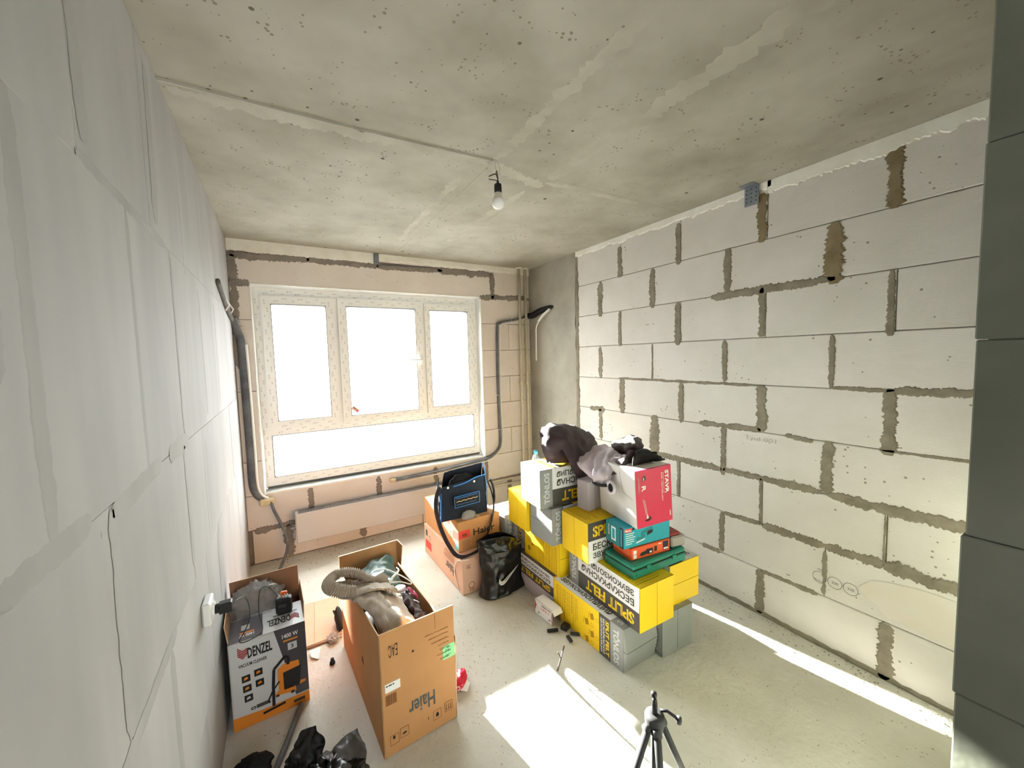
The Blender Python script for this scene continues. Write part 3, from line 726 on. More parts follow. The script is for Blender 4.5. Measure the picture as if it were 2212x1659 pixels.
# cable run right of the window
cr = thing('cable_conduit', 'dark cable run right of the window, bending down to the sill', 'cable', (0, D, 0))
rt_path = [(2.90, -0.03, 2.225), (2.75, -0.03, 2.175), (2.60, -0.028, 2.15), (2.51, -0.026, 2.125), (2.478, -0.025, 2.06), (2.468, -0.024, 1.6), (2.47, -0.024, 1.1), (2.476, -0.024, 0.78), (2.455, -0.024, 0.68), (2.38, -0.024, 0.62), (2.28, -0.026, 0.585), (2.0, -0.03, 0.565), (1.7, -0.034, 0.545), (1.26, -0.034, 0.532)]
mb = MB(); mb.tube(spline(rt_path, 6), (0.024, 0.012), 'conduit_dark', 10); mb.build('conduit', cr, True)
mb = MB(); mb.tube(spline([(x + (0.03 if z_ > 0.7 and z_ < 2.1 else 0.0), y - 0.010, z_ - (0.028 if z_ > 2.1 or z_ < 0.7 else 0)) for x, y, z_ in rt_path], 6), 0.0065, 'cable_white', 8); mb.build('white_cable', cr, True)
for (p, q) in (((2.66, -0.045, 2.13), (2.665, -0.045, 2.20)), ((2.44, -0.04, 1.30), (2.51, -0.04, 1.305)), ((2.445, -0.04, 0.9), (2.51, -0.04, 0.905))):
    mb = MB(); mb.tube([p, q], 0.004, 'cable_white', 6); mb.build('cable_tie', cr)
mb = MB(); mb.bbox(1.20, -0.05, 0.515, 1.262, -0.01, 0.55, 0.008, 'foam_tan'); mb.build('foam_plug', cr)
# bundle across the pylon
pb = thing('cable_bundle', 'black cable bundle running onto the concrete pylon', 'cable', (W, 3.5, 2.25))
mb = MB(); mb.tube(spline([(-0.03, 0.455, -0.03), (-0.03, 0.36, -0.035), (-0.03, 0.2, 0.0), (-0.02, 0.04, 0.02), (-0.008, -0.02, 0.025)], 5), [0.032, 0.034, 0.036, 0.036, 0.036, 0.036, 0.036, 0.036, 0.035, 0.034, 0.033, 0.032, 0.03, 0.028, 0.026, 0.024, 0.022, 0.018, 0.014, 0.01, 0.006], 'black_matte', 10); mb.build('bundle', pb, True)
wc = thing('hanging_cable', 'white cable hanging from the black bundle on the pylon', 'cable', (W, 3.5, 2.25))
mb = MB(); mb.tube(spline([(-0.03, 0.02, -0.01), (-0.05, 0.10, -0.06), (-0.06, 0.20, -0.13), (-0.06, 0.245, -0.20), (-0.055, 0.255, -0.3), (-0.05, 0.272, -0.565)], 6), 0.007, 'cable_white', 8); mb.build('cable', wc, True)
mb = MB(); mb.tube([(-0.045, 0.0, 0.0), (-0.06, 0.10, -0.055), (-0.06, 0.19, -0.115)], (0.016, 0.010), 'cable_white', 8); mb.build('taped_bundle', wc, True)

# cable run left of the window, in the corner
cl = thing('corner_conduit', 'dark cables in the corner left of the window, ending in tan foam', 'cable', (0, D, 0))
lp = [(0.012, -0.10, 2.12), (0.03, -0.03, 2.03), (0.055, -0.022, 1.9), (0.06, -0.022, 1.5), (0.062, -0.022, 1.0), (0.062, -0.022, 0.72), (0.085, -0.022, 0.62), (0.13, -0.022, 0.575)]
mb = MB(); mb.tube(spline(lp, 6), (0.032, 0.012), 'conduit_dark', 10); mb.build('conduit', cl, True)
mb = MB(); mb.tube(spline([(x + 0.035, y - 0.012, z_) for x, y, z_ in lp[2:]], 6), 0.009, 'cable_white', 8); mb.build('white_cable', cl, True)
mb = MB(); mb.bbox(0.10, -0.06, 0.515, 0.21, -0.01, 0.575, 0.012, 'foam_tan'); mb.build('foam_plug', cl)
mb = MB(); mb.tube(spline([(0.012, -0.85, 2.27), (0.010, -0.6, 2.20), (0.010, -0.35, 2.14), (0.012, -0.10, 2.10)], 6), (0.014, 0.02), 'groove_shadow', 8); mb.build('wall_chase_shade', cl, True)  # tube stands in for the wall chase, groove shade in its colour
for y_ in (-0.5, -0.2):
    mb = MB(); mb.tube([(0.004, y_, 2.22), (0.03, y_ + 0.03, 2.17), (0.006, y_ + 0.05, 2.13)], 0.006, 'cable_white', 6); mb.build('cable_clip', cl, True)
cb = thing('floor_cable', 'thick dark cable dropping from tan foam to the floor', 'cable', (0, 0, 0))
mb = MB(); mb.tube(spline([(0.185, 3.92, 0.545), (0.20, 3.90, 0.48), (0.25, 3.88, 0.34), (0.285, 3.86, 0.22), (0.28, 3.83, 0.12), (0.235, 3.78, 0.03), (0.19, 3.6, 0.013), (0.12, 3.3, 0.013), (0.06, 3.0, 0.013), (0.016, 2.7, 0.013), (0.015, 2.4, 0.013)], 6), 0.0125, 'conduit_dark', 10); mb.build('cable', cb, True)
cb = tag(MB().tube(spline([(0.31, 2.172, 0.013), (0.272, 2.064, 0.013), (0.242, 1.978, 0.013), (0.206, 1.884, 0.013), (0.16, 1.75, 0.013), (0.12, 1.5, 0.013)], 6), 0.013, 'conduit_dark', 10).build('floor_cable', None, True),
         'dark cable on the floor in front of the vacuum cleaner box', 'cable')

# steel brackets at the ceiling
def bracket(name, label, loc, rz, w, h, fl):
    t = thing(name, label, 'bracket', loc, rz, group='perforated brackets at the ceiling')
    m_ = MB(); m_.box(-w / 2, -0.004, -h, w / 2, 0, 0, 'zinc'); m_.box(-w / 2, -fl, -0.004, w / 2, -0.004, 0, 'zinc'); m_.build('plate', t)
    m_ = MB()
    for i in range(3):
        for j in range(4):
            m_.add([(-w / 2 + w * (i + 0.5) / 3 + 0.004 * math.cos(a * math.pi / 4), -0.0046, -h * (j + 0.7) / 4.6 + 0.004 * math.sin(a * math.pi / 4)) for a in range(8)], [tuple(range(8))], 'hole_dark')
    m_.build('holes', t)['kind'] = 'stuff'
bracket('angle_bracket', 'perforated steel angle bracket at the ceiling above the right wall', (W - 0.012, 1.39, H - 0.001), R(-90), 0.085, 0.115, 0.07)
bracket('angle_bracket', 'small steel bracket at the ceiling above the window', (1.178, D - 0.013, H - 0.001), 0, 0.05, 0.1, 0.03)

# ------------------------------------------------------------------ bulb
bl = thing('light_bulb', 'bare white bulb in a black holder hanging from the ceiling', 'light bulb', (1.341, 1.835, H))
mb = MB(); mb.tube(spline([(0, 0, 0.0), (-0.004, 0, -0.02), (-0.003, 0, -0.05), (0.004, 0, -0.058)], 4), 0.0013, 'wire_steel', 6); mb.tube(spline([(0.005, 0, -0.005), (0.016, 0, -0.02), (0.024, 0, -0.04), (0.022, 0, -0.065), (0.010, 0, -0.085)], 4), 0.0012, 'wire_steel', 6); mb.build('hook_wire', bl, True)
mb = MB(); mb.tube(spline([(0.006, 0, -0.095), (0.001, 0, -0.07), (0.004, 0, -0.06), (0.008, 0, -0.07), (0.008, 0, -0.10)], 5), 0.002, 'wire_brown', 6)
mb.tube(spline([(0.010, 0, -0.112), (0.008, 0, -0.085), (-0.006, 0, -0.078), (-0.030, -0.004, -0.090), (-0.045, -0.006, -0.100)], 5), 0.0028, 'wire_brown', 6)
mb.tube(spline([(0.004, 0, -0.108), (-0.012, -0.002, -0.110), (-0.045, -0.004, -0.113)], 5), 0.0022, 'wire_brown', 6); mb.build('lead_wire', bl, True)
zb = -0.205
mb = MB(); mb.lathe([(0.005, 0.098), (0.007, 0.090), (0.008, 0.083), (0.019, 0.078), (0.020, 0.06), (0.020, 0.036), (0.018, 0.036)], (0.009, 0, zb), 'black_plastic', 18); mb.build('socket', bl, True)
mb = MB(); mb.lathe([(0.017, 0.038), (0.018, 0.03), (0.022, 0.015), (0.028, 0.0), (0.028, -0.001)], (0.009, 0, zb), 'bulb_body', 20); mb.build('heat_sink', bl, True)
mb = MB(); mb.lathe([(0.028, 0.0)] + [(0.034 * math.sin(R(a)), -0.016 + 0.034 * math.cos(R(a)) * 0.95) for a in range(60, 181, 10)], (0.009, 0, zb), 'bulb_glass', 24); mb.build('diffuser', bl, True)

# ------------------------------------------------------------------ boxes
def frame_of(b, a, h):
    """face frames of a box whose near corner is the origin: x = b, y = a, z = h"""
    return {'front': ((b / 2, 0, h / 2), (1, 0, 0), (0, 0, 1), b, h), 'left': ((0, a / 2, h / 2), (0, -1, 0), (0, 0, 1), a, h),
            'right': ((b, a / 2, h / 2), (0, 1, 0), (0, 0, 1), a, h), 'back': ((b / 2, a, h / 2), (-1, 0, 0), (0, 0, 1), b, h),
            'top': ((b / 2, a / 2, h), (1, 0, 0), (0, 1, 0), b, a)}
def turn(fr, q):
    """the same face seen turned by q quarter turns"""
    c, r, u, w, h = fr; r = Vector(r); u = Vector(u)
    for _ in range(q % 4): r, u, w, h = u, -r, h, w
    return c, r, u, w, h

def design_a(F_):
    w, h = F_.w, F_.h; gx = w - 0.092
    F_.rect(0, 0, gx, h * 0.55, 'tonlos_white'); F_.rect(0, h * 0.55, gx, h, 'tonlos_dark'); F_.rect(gx, 0, w, h, 'tonlos_grey')
    F_.text('SPLIT FELT', 0.035, h * 0.63, gx - 0.11, h * 0.27, 'tonlos_yellow', bold=0.035)
    for i in range(11):                        # stencil cuts
        x = 0.035 + (gx - 0.11) * (i + 0.32) / 10.2
        if i not in (5,): F_.rect(x, h * 0.62, x + 0.0035, h * 0.91, 'tonlos_dark', 3)
    F_.text('БЕСКАРКАСНАЯ', 0.035, h * 0.305, gx - 0.07, h * 0.17, 'tonlos_dark', bold=0.03)
    F_.text('ЗВУКОИЗОЛЯЦИЯ', 0.035, h * 0.075, gx - 0.07, h * 0.17, 'tonlos_dark', bold=0.03)
    F_.text('TÖNLOS', gx + 0.022, h * 0.09, 0.05, h * 0.80, 'text_silver', rot=3, bold=0.03)
def design_b(F_, seed=0):
    w, h = F_.w, F_.h; gx = w - 0.092; dx = gx - 0.088
    F_.rect(0, 0, dx, h, 'tonlos_yellow'); F_.rect(dx, 0, gx, h, 'tonlos_dark'); F_.rect(gx, 0, w, h, 'tonlos_grey')
    F_.text('TÖNLOS', gx + 0.022, h * 0.09, 0.05, h * 0.80, 'text_silver', rot=3, bold=0.03)
    F_.text('SPLIT FELT', gx - 0.036, h * 0.08, 0.026, h * 0.84, 'tonlos_yellow', rot=3, bold=0.03)
    F_.text('БЕСКАРКАСНАЯ', gx - 0.058, h * 0.08, 0.015, h * 0.84, 'tonlos_white', rot=3, bold=0.02)
    F_.text('ЗВУКОИЗОЛЯЦИЯ', gx - 0.079, h * 0.08, 0.015, h * 0.84, 'tonlos_white', rot=3, bold=0.02)
    rnd = random.Random(seed)
    for i in range(12):                        # columns of small print
        x = 0.03 + i * 0.018 + rnd.uniform(0, 0.004); y = h * 0.92; yend = h * rnd.uniform(0.12, 0.45)
        while y > yend:
            l = rnd.uniform(0.006, 0.02); F_.rect(x, y - l, x + (0.004 if i % 4 else 0.006), y, 'tonlos_ochre', 2); y -= l + 0.003
    for i in range(4):                         # fitting diagrams
        y = h * (0.80 - 0.22 * i); x = dx - 0.075 - (0.045 if i % 2 else 0)
        F_.poly([(x, y), (x + 0.026, y + 0.012), (x + 0.034, y - 0.024), (x + 0.006, y - 0.034)], 'tonlos_ochre', 2); F_.line([(x - 0.006, y + 0.008), (x - 0.012, y - 0.03)], 0.002, 'seam_line')
        F_.ring(x + 0.06, y - 0.012, 0.012, 0.002, 'tonlos_ochre', 2, 10)
def tonlos(label, xy, z, yaw, b, a, h, yellow_end, prints, bulge=False, hide_end=False):
    """carton of felt panels: yellow end and grey end, each closed by two flaps"""
    t = thing('felt_carton', label, 'box', (xy[0], xy[1], z), R(yaw - 90), group='yellow and grey felt cartons in the pile')
    opp = {'front': 'back', 'back': 'front', 'left': 'right', 'right': 'left'}
    mb = MB(); mb.bbox(0.002, 0.002, 0.0, b - 0.002, a - 0.002, h - 0.001, 0.003, 'tonlos_grey'); mb.build('body', t)
    fr = frame_of(b, a, h)
    long_y = yellow_end in ('front', 'back')
    for side in ('top', 'left', 'right', 'front', 'back'):
        if side in (yellow_end, opp[yellow_end]): continue
        F_ = None
        kind, q = prints.get(side, ('A', 0))
        # canonical right-hand end is grey
        base = fr[side]; c, r, u, w, hh = base
        g_end = Vector({'front': (0, -1, 0), 'back': (0, 1, 0), 'left': (-1, 0, 0), 'right': (1, 0, 0)}[opp[yellow_end]])
        for qq in range(4):
            tt = turn(base, qq)
            if (Vector(tt[1]) - g_end).length < 1e-3: break
        F_ = Face(*tt)
        design_a(F_) if kind == 'A' else design_b(F_, int(xy[0] * 100))
        F_.build('printed_side', t)
    for end, m_ in ((yellow_end, 'tonlos_yellow'), (opp[yellow_end], 'tonlos_grey')):
        c, r, u, w, hh = fr[end]; F_ = Face(c, r, u, w, hh)
        vert = prints.get('seam', 'v') == 'v'
        F_.rect(w / 2 - 0.004, 0.002, w / 2 + 0.004, hh - 0.002, 'seam_line') if vert else F_.rect(0.002, hh / 2 - 0.004, w - 0.002, hh / 2 + 0.004, 'seam_line')
        F_.build('seam', t)
        for i in range(2):
            f = MB(); g = 0.0016
            x0_, x1_, y0_, y1_ = (g + 0.001, w / 2 - g, 0.001, hh - 0.001) if (vert and i == 0) else (w / 2 + g, w - 0.002, 0.001, hh - 0.001) if vert else (0.001, w - 0.001, 0.001, hh / 2 - g) if i == 0 else (0.001, w - 0.001, hh / 2 + g, hh - 0.001)
            bow = 0.012 if (bulge and end == opp[yellow_end]) else 0.0
            n0, n1 = -0.001, 0.003
            k0 = (n1 + (bow if i == 1 else 0), n1 + (bow if i == 0 else 0))
            def Q(x, y, d): return F_.o + F_.r * x + F_.u * y + F_.n * d
            def dd(x, y):
                ff = (x / w if vert else y / hh); return n1 + bow * (1 - abs(2 * ff - 1)) * 2
            f.hexa([Q(x0_, y0_, n0), Q(x1_, y0_, n0), Q(x1_, y1_, n0), Q(x0_, y1_, n0), Q(x0_, y0_, dd(x0_, y0_)), Q(x1_, y0_, dd(x1_, y0_)), Q(x1_, y1_, dd(x1_, y1_)), Q(x0_, y1_, dd(x0_, y1_))], m_)
            f.build('end_flap', t)
    return t

LT, WD = 0.602, 0.255
tonlos('felt carton with grey bulging end, lowest and nearest in the pile', (1.828, 1.445), 0.0, 91.2, WD, 0.602, 0.248, 'back', {'left': ('B', 0), 'top': ('A', 0), 'seam': 'h'}, True)
c2 = tonlos('felt carton with upside-down lettering and yellow end, directly under the green case', (1.877, 1.375), 0.249, 88.3, 0.268, 0.602, 0.248, 'front', {'left': ('A', 0), 'top': ('B', 0)})
tonlos('felt carton standing on the floor, plain grey end, nearest the right wall', (2.096, 1.406), 0.0, 86.7, WD, 0.602, 0.248, 'back', {'seam': 'v', 'left': ('B', 0)})
c3 = tonlos('felt carton with plain yellow end and small white label, nearest the right wall', (2.196, 1.432), 0.249, 87.2, WD, 0.602, 0.248, 'front', {'top': ('A', 0), 'left': ('A', 0), 'seam': 'h'})
F_ = Face((0.012, -0.004, 0.035), (1, 0, 0), (0, 0, 1), 0.03, 0.05); F_.rect(0, 0, 0.032, 0.05, 'paper_white'); F_.rect(0.01, 0.01, 0.018, 0.03, 'tonlos_grey', 2); F_.build('paper_label', c3)
tonlos('felt carton lying crosswise with upright lettering, yellow end, behind the tool boxes', (1.821, 1.706), 0.498, 88.3, 0.602, 0.256, 0.246, 'left', {'front': ('A', 0), 'top': ('B', 0)})
tonlos('felt carton with yellow small-print side and yellow end, second layer at the left', (1.848, 2.026), 0.249, 90.5, WD, 0.602, 0.248, 'front', {'left': ('B', 0), 'seam': 'h', 'top': ('A', 0)})
tonlos('felt carton lying crosswise in shade, directly under the topmost one', (1.776, 1.998), 0.498, 90.6, 0.602, 0.25, 0.248, 'right', {'front': ('A', 0), 'top': ('B', 0), 'seam': 'h'})
tonlos('topmost felt carton with sunlit pale end, under the dark jacket', (1.715, 2.036), 0.747, 86.9, 0.602, 0.256, 0.256, 'right', {'front': ('A', 0), 'top': ('B', 0)})
tonlos('felt carton with sunlit yellow end, third layer at the back left', (1.755, 2.268), 0.498, 90, 0.602, 0.255, 0.248, 'left', {'front': ('B', 0), 'top': ('B', 0)})
tonlos('low felt carton on a white slab, beside the black carrier bag', (1.822, 2.062), 0.10, 91.0, WD, 0.57, 0.148, 'front', {'left': ('A', 0), 'seam': 'h'})
mb = MB(); mb.bbox(1.815, 2.06, 0, 2.075, 2.64, 0.099, 0.004, 'carton_lilac'); mb.box(1.815, 2.058, 0.048, 2.075, 2.0605, 0.050, 'seam_line'); mb.box(1.8135, 2.06, 0.03, 1.816, 2.64, 0.032, 'case_grey')
tag(mb.build('flat_carton'), 'flat white carton on the floor under the lowest rear felt carton', 'box')
tonlos('felt carton with grey and dark bands at the back, on the far left floor', (1.79, 2.66), 0.0, 90, 0.40, 0.25, 0.238, 'right', {'front': ('A', 0)})
tonlos('felt carton with white top in sun, second layer at the far left of the pile', (1.79, 2.65), 0.239, 90, 0.602, 0.255, 0.24, 'right', {'front': ('A', 0), 'top': ('A', 0)})

# ---- tools on the pile
def simple_box(name, label, cat, xy, z, yaw, b, a, h, m, bev=0.003, rot=None):
    t = thing(name, label, cat, (xy[0], xy[1], z), R(yaw - 90), rot=rot)
    mb = MB(); mb.bbox(0, 0, 0, b, a, h, bev, m); mb.build('body', t)
    return t, frame_of(b, a, h)
gc = thing('tool_case', 'green metal tool case lying flat on the yellow cartons', 'case', (1.912, 1.445, 0.4985), R(87.8 - 90))
mb = MB(); mb.bbox(0, 0, 0, 0.427, 0.232, 0.046, 0.005, 'case_green'); mb.build('base', gc)
mb = MB(); mb.bbox(0.001, 0.001, 0.048, 0.426, 0.231, 0.079, 0.008, 'case_green'); mb.build('lid', gc)
mb = MB(); mb.box(0.004, 0.002, 0.045, 0.423, 0.230, 0.049, 'seam_line'); mb.build('lid_gap', gc)
for x in (0.10, 0.31):
    mb = MB(); mb.bbox(x, -0.006, 0.034, x + 0.03, 0.0, 0.06, 0.002, 'case_green'); mb.build('latch', gc)
mb = MB(); mb.box(0.02, -0.001, 0.02, 0.028, 0.001, 0.024, 'hole_dark'); mb.build('rivet', gc)
ob, fr = simple_box('tool_box', 'flat orange tool box between the green case and teal box', 'box', (1.948, 1.490), 0.578, 83, 0.284, 0.16, 0.070, 'tool_orange')
F_ = Face(*fr['front']); F_.rect(0.012, 0.008, 0.035, 0.055, 'paper_white'); F_.rect(0.012, 0.03, 0.035, 0.034, 'tool_orange', 2)
F_.poly([(0.055, 0.02), (0.075, 0.012), (0.115, 0.018), (0.118, 0.05), (0.10, 0.038), (0.07, 0.034)], 'ink_dark'); F_.rect(0.115, 0.014, 0.155, 0.045, 'ink_dark'); F_.rect(0.13, 0.02, 0.145, 0.03, 'paper_white', 2); F_.rect(0.165, 0.02, 0.185, 0.05, 'ink_dark')
F_.rect(0.23, 0.012, 0.272, 0.064, 'ink_dark'); F_.rect(0.235, 0.016, 0.268, 0.026, 'paper_white', 2); F_.rect(0.195, 0.055, 0.22, 0.06, 'paper_white'); F_.build('printed_side', ob)
F_ = Face(*fr['left'])
for i in range(4): F_.rect(0.02 + i * 0.032, 0.012, 0.044 + i * 0.032, 0.056, 'ink_dark'); F_.rect(0.023 + i * 0.032, 0.016, 0.041 + i * 0.032, 0.05, 'cardboard', 2)
F_.build('printed_side', ob)
# its open side flap leaning out
mb = MB(); mb.hexa([(-0.003, 0.005, 0.0), (-0.001, 0.005, 0.0), (-0.001, 0.155, 0.0), (-0.003, 0.155, 0.0), (-0.006, 0.005, 0.066), (-0.004, 0.005, 0.066), (-0.004, 0.155, 0.066), (-0.006, 0.155, 0.066)], 'tool_orange'); mb.build('side_flap', ob)
tb_, fr = simple_box('tool_box', 'teal sander box under the red and white box', 'box', (1.903, 1.505), 0.649, 82.8, 0.339, 0.158, 0.120, 'makita_teal')
F_ = Face(*fr['front']); F_.rect(0.006, 0.094, 0.055, 0.115, 'label_red'); F_.text('Makita', 0.010, 0.098, 0.04, 0.012, 'paper_white', bold=0.02)
F_.rect(0.058, 0.10, 0.075, 0.114, 'ink_dark')
for i in range(6): F_.rect(0.012, 0.083 - i * 0.012, 0.012 + (0.062, 0.055, 0.07, 0.06, 0.062, 0.045)[i], 0.087 - i * 0.012, 'paper_white')
F_.poly([(0.085, 0.018), (0.15, 0.03), (0.15, 0.037), (0.09, 0.026)], 'paper_white'); F_.poly([(0.09, 0.03), (0.15, 0.042), (0.155, 0.058), (0.13, 0.062), (0.12, 0.05), (0.09, 0.055)], 'makita_teal_dark')
F_.poly([(0.12, 0.06), (0.16, 0.066), (0.21, 0.085), (0.205, 0.098), (0.17, 0.095), (0.125, 0.08)], 'makita_teal_dark'); F_.poly([(0.165, 0.05), (0.205, 0.06), (0.21, 0.08), (0.17, 0.075)], 'ink_dark', 2); F_.build('printed_side', tb_)
F_ = Face(*fr['left']); F_.rect(0.0, 0, 0.158, 0.12, 'makita_teal_dark'); F_.rect(0.05, 0.02, 0.09, 0.10, 'paper_white', 2); F_.rect(0.058, 0.03, 0.082, 0.09, 'makita_teal', 3)
F_.text('BO3710', 0.020, 0.04, 0.013, 0.06, 'paper_white', rot=1, k=2); F_.rect(0.125, 0.0, 0.155, 0.12, 'ink_dark', 2); F_.rect(0.132, 0.01, 0.146, 0.11, 'makita_teal', 3); F_.build('printed_side', tb_)
sb = thing('trimmer_box', 'white carton with crimson front, tilted on top of the tool boxes', 'box', (1.956, 1.456, 0.7705), rot=(0, R(-3.0), R(81 - 90)))
b_, a_, h_ = 0.252, 0.345, 0.325
mb = MB(); mb.bbox(0, 0, 0, b_, a_, h_, 0.003, 'stavr_white'); mb.build('body', sb)
fr = frame_of(b_, a_, h_)
F_ = Face(*fr['front']); F_.rect(0.001, 0.001, b_ - 0.001, h_ - 0.001, 'stavr_red')
F_.text('STAVR', b_ - 0.045, 0.165, 0.026, 0.135, 'paper_white', rot=3, bold=0.04); F_.text('БМК 1700/1400-М2У', b_ - 0.072, 0.125, 0.009, 0.165, 'paper_white', rot=3, bold=0.01); F_.text('бензиновый', b_ - 0.058, 0.17, 0.006, 0.12, 'paper_white', rot=3, bold=0)
F_.text('R', 0.042, 0.205, 0.028, 0.032, 'paper_white', rot=3, bold=0.03); F_.rect(0.022, 0.20, 0.026, 0.29, 'paper_white'); F_.rect(0.03, 0.21, 0.032, 0.28, 'paper_white')
F_.poly([(0.045, 0.262), (0.075, 0.27), (0.068, 0.296), (0.05, 0.288)], 'tonlos_dark', 2); F_.poly([(0.052, 0.265), (0.062, 0.275), (0.056, 0.288)], 'paper_white', 3)
F_.line([(0.058, 0.155), (0.074, 0.065)], 0.003, 'text_silver'); F_.line([(0.047, 0.165), (0.066, 0.065)], 0.0025, 'text_silver'); F_.poly([(0.055, 0.035), (0.08, 0.03), (0.105, 0.042), (0.09, 0.06), (0.07, 0.055)], 'tonlos_dark'); F_.poly([(0.066, 0.045), (0.082, 0.05), (0.072, 0.075)], 'paper_white', 3)
F_.rect(b_ - 0.02, 0.03, b_ - 0.012, 0.06, 'paper_white'); F_.build('printed_side', sb)
F_ = Face(*fr['left']); F_.line([(0.21, h_ - 0.03), (0.235, 0.18), (0.32, 0.16)], 0.002, 'seam_line', 1); F_.build('handle_cutout', sb)
F_ = Face(*fr['top']); F_.poly([(0.10, 0.08), (0.19, 0.06), (0.20, 0.13), (0.12, 0.15)], 'case_grey', 1); F_.rect(0, 0, b_, 0.012, 'stavr_red'); F_.build('printed_side', sb)
rc, fr = simple_box('tool_case', 'small grey and red case behind the teal sander box', 'case', (2.255, 1.46), 0.578, 80, 0.105, 0.10, 0.066, 'case_grey', 0.008)
mb = MB(); mb.bbox(-0.006, 0.012, 0.0665, 0.075, 0.112, 0.0855, 0.006, 'case_red'); mb.build('red_lid', rc)
lc = thing('lilac_carton', 'pale lilac carton standing on the yellow carton under the jacket', 'box', (1.945, 1.84, 0.745), R(4))
mb = MB(); mb.bbox(0, 0, 0, 0.125, 0.10, 0.19, 0.004, 'carton_lilac'); mb.build('body', lc)
mb = MB(); mb.box(0.06, -0.001, 0.0, 0.062, 0.0, 0.19, 'case_grey'); mb.build('seam', lc)
bt = thing('water_bottle', 'clear bottle with light blue cap behind the topmost carton', 'bottle', (1.93, 2.40, 0.746))
mb = MB(); mb.lathe([(0.030, 0), (0.034, 0.006), (0.034, 0.18), (0.033, 0.205), (0.026, 0.235), (0.014, 0.262), (0.012, 0.275)], (0, 0, 0), 'bottle_clear', 20); mb.build('bottle', bt, True)
mb = MB(); mb.lathe([(0.0150, 0.262), (0.0155, 0.285), (0.014, 0.288)], (0, 0, 0), 'cap_blue', 16); mb.build('cap', bt, True)

# ---- Haier boxes by the radiator
def haier(label, xy, z, yaw, b, a, h, m, name='air_conditioner_box'):
    t = thing(name, label, 'box', (xy[0], xy[1], z), R(yaw - 90)); mb = MB(); mb.bbox(0, 0, 0, b, a, h, 0.003, m); mb.build('body', t); return t, frame_of(b, a, h)
e1, fr = haier('long brown carton on the floor by the radiator, lower of the two', (1.376, 2.569), 0, 91.5, 0.37, 0.808, 0.264, 'cardboard_pink')
F_ = Face(*fr['left']); F_.text('Haier', 0.49, 0.07, 0.19, 0.075, 'print_slate', rot=2, bold=0.02); F_.lines(0.42, 0.235, 0.25, 6, 0.013, 0.005, 'print_brown', 3, align=1)
F_.rect(0.03, 0.06, 0.17, 0.135, 'label_red'); F_.ring(0.145, 0.175, 0.022, 0.005, 'print_slate', 2); F_.rect(0.04, 0.17, 0.085, 0.225, 'print_slate'); F_.build('printed_side', e1)
F_ = Face(*fr['front']); F_.text('ЕАС', 0.035, 0.19, 0.03, 0.03, 'print_black', bold=0.01); F_.ring(0.07, 0.06, 0.025, 0.004, 'print_brown'); F_.lines(0.05, 0.035, 0.05, 3, 0.01, 0.004, 'print_brown', 5); F_.build('printed_side', e1)
F_ = Face((0.0, 0.22, 0.11), (0, -1, 0), (0, 0, 1), 0.2, 0.2)
mb = MB(); mb.tube(spline([(0.05, -0.004, 0.262), (0.0, 0.01, 0.262), (-0.006, 0.08, 0.23), (-0.007, 0.13, 0.16), (-0.007, 0.12, 0.08), (-0.006, 0.06, 0.015)], 6), 0.004, 'cable_white', 6); mb.build('strapping_band', e1, True)
e2, fr = haier('brown carton with red sticker stacked on the long carton', (1.401, 2.682), 0.265, 92.6, 0.364, 0.70, 0.236, 'cardboard')
F_ = Face(*fr['front']); F_.text('Haier', 0.125, 0.105, 0.19, 0.052, 'print_black', bold=0.015); F_.rect(0.0, 0.105, 0.095, 0.165, 'label_red'); F_.rect(0.03, 0.115, 0.07, 0.14, 'print_brown', 2); F_.rect(0.035, 0.12, 0.065, 0.125, 'label_red', 3)
F_.lines(0.03, 0.085, 0.09, 7, 0.011, 0.003, 'print_brown', 8); F_.lines(0.22, 0.085, 0.10, 6, 0.011, 0.003, 'print_brown', 9); F_.ring(0.30, 0.18, 0.012, 0.002, 'print_brown'); F_.build('printed_side', e2)
F_ = Face(*fr['left']); F_.text('Haier', 0.26, 0.12, 0.16, 0.055, 'print_slate', bold=0.02); F_.lines(0.27, 0.10, 0.12, 6, 0.012, 0.004, 'print_brown', 4); F_.build('printed_side', e2)
for q in ((0.60, 0.09, 0.70, 0.155, 'label_red'), (0.47, 0.17, 0.54, 0.21, 'label_red'), (0.635, 0.01, 0.69, 0.07, 'label_teal')):
    F_ = Face(*fr['left']); F_.rect(*q); F_.build('sticker', e2)
F_ = Face(*fr['left']); F_.ring(0.565, 0.10, 0.03, 0.008, 'print_slate'); F_.build('round_mark', e2)
F_ = Face(*fr['top']); F_.rect(0.17, 0, 0.20, 0.70, 'cardboard_edge'); F_.build('packing_tape', e2)

# ---- the open box in the foreground
hb = thing('open_carton', 'tall open brown carton with upside-down lettering, holding a sweater', 'box', (0.607, 1.672, 0), R(93.6 - 90))
b_, a_, h_ = 0.352, 0.837, 0.568; t_ = 0.005
def wallp(name, pts, m_out, m_in, parent, edge='cardboard_edge'):
    """a card panel: pts = outer face corners (4), inner = outer moved by the given offset"""
    outer, inner = pts; mb = MB()
    mb.add(outer, [(0, 1, 2, 3)], m_out); mb.add(inner, [(3, 2, 1, 0)], m_in)
    for i in range(4): j = (i + 1) % 4; mb.add([outer[i], inner[i], inner[j], outer[j]], [(0, 1, 2, 3)], edge)
    return mb.build(name, parent)
fp = wallp('front_panel', ([(0, 0, 0), (b_, 0, 0), (b_, 0, h_), (0, 0, h_)], [(0, t_, 0), (b_, t_, 0), (b_, t_, h_), (0, t_, h_)]), 'cardboard', 'cardboard_inner', hb)
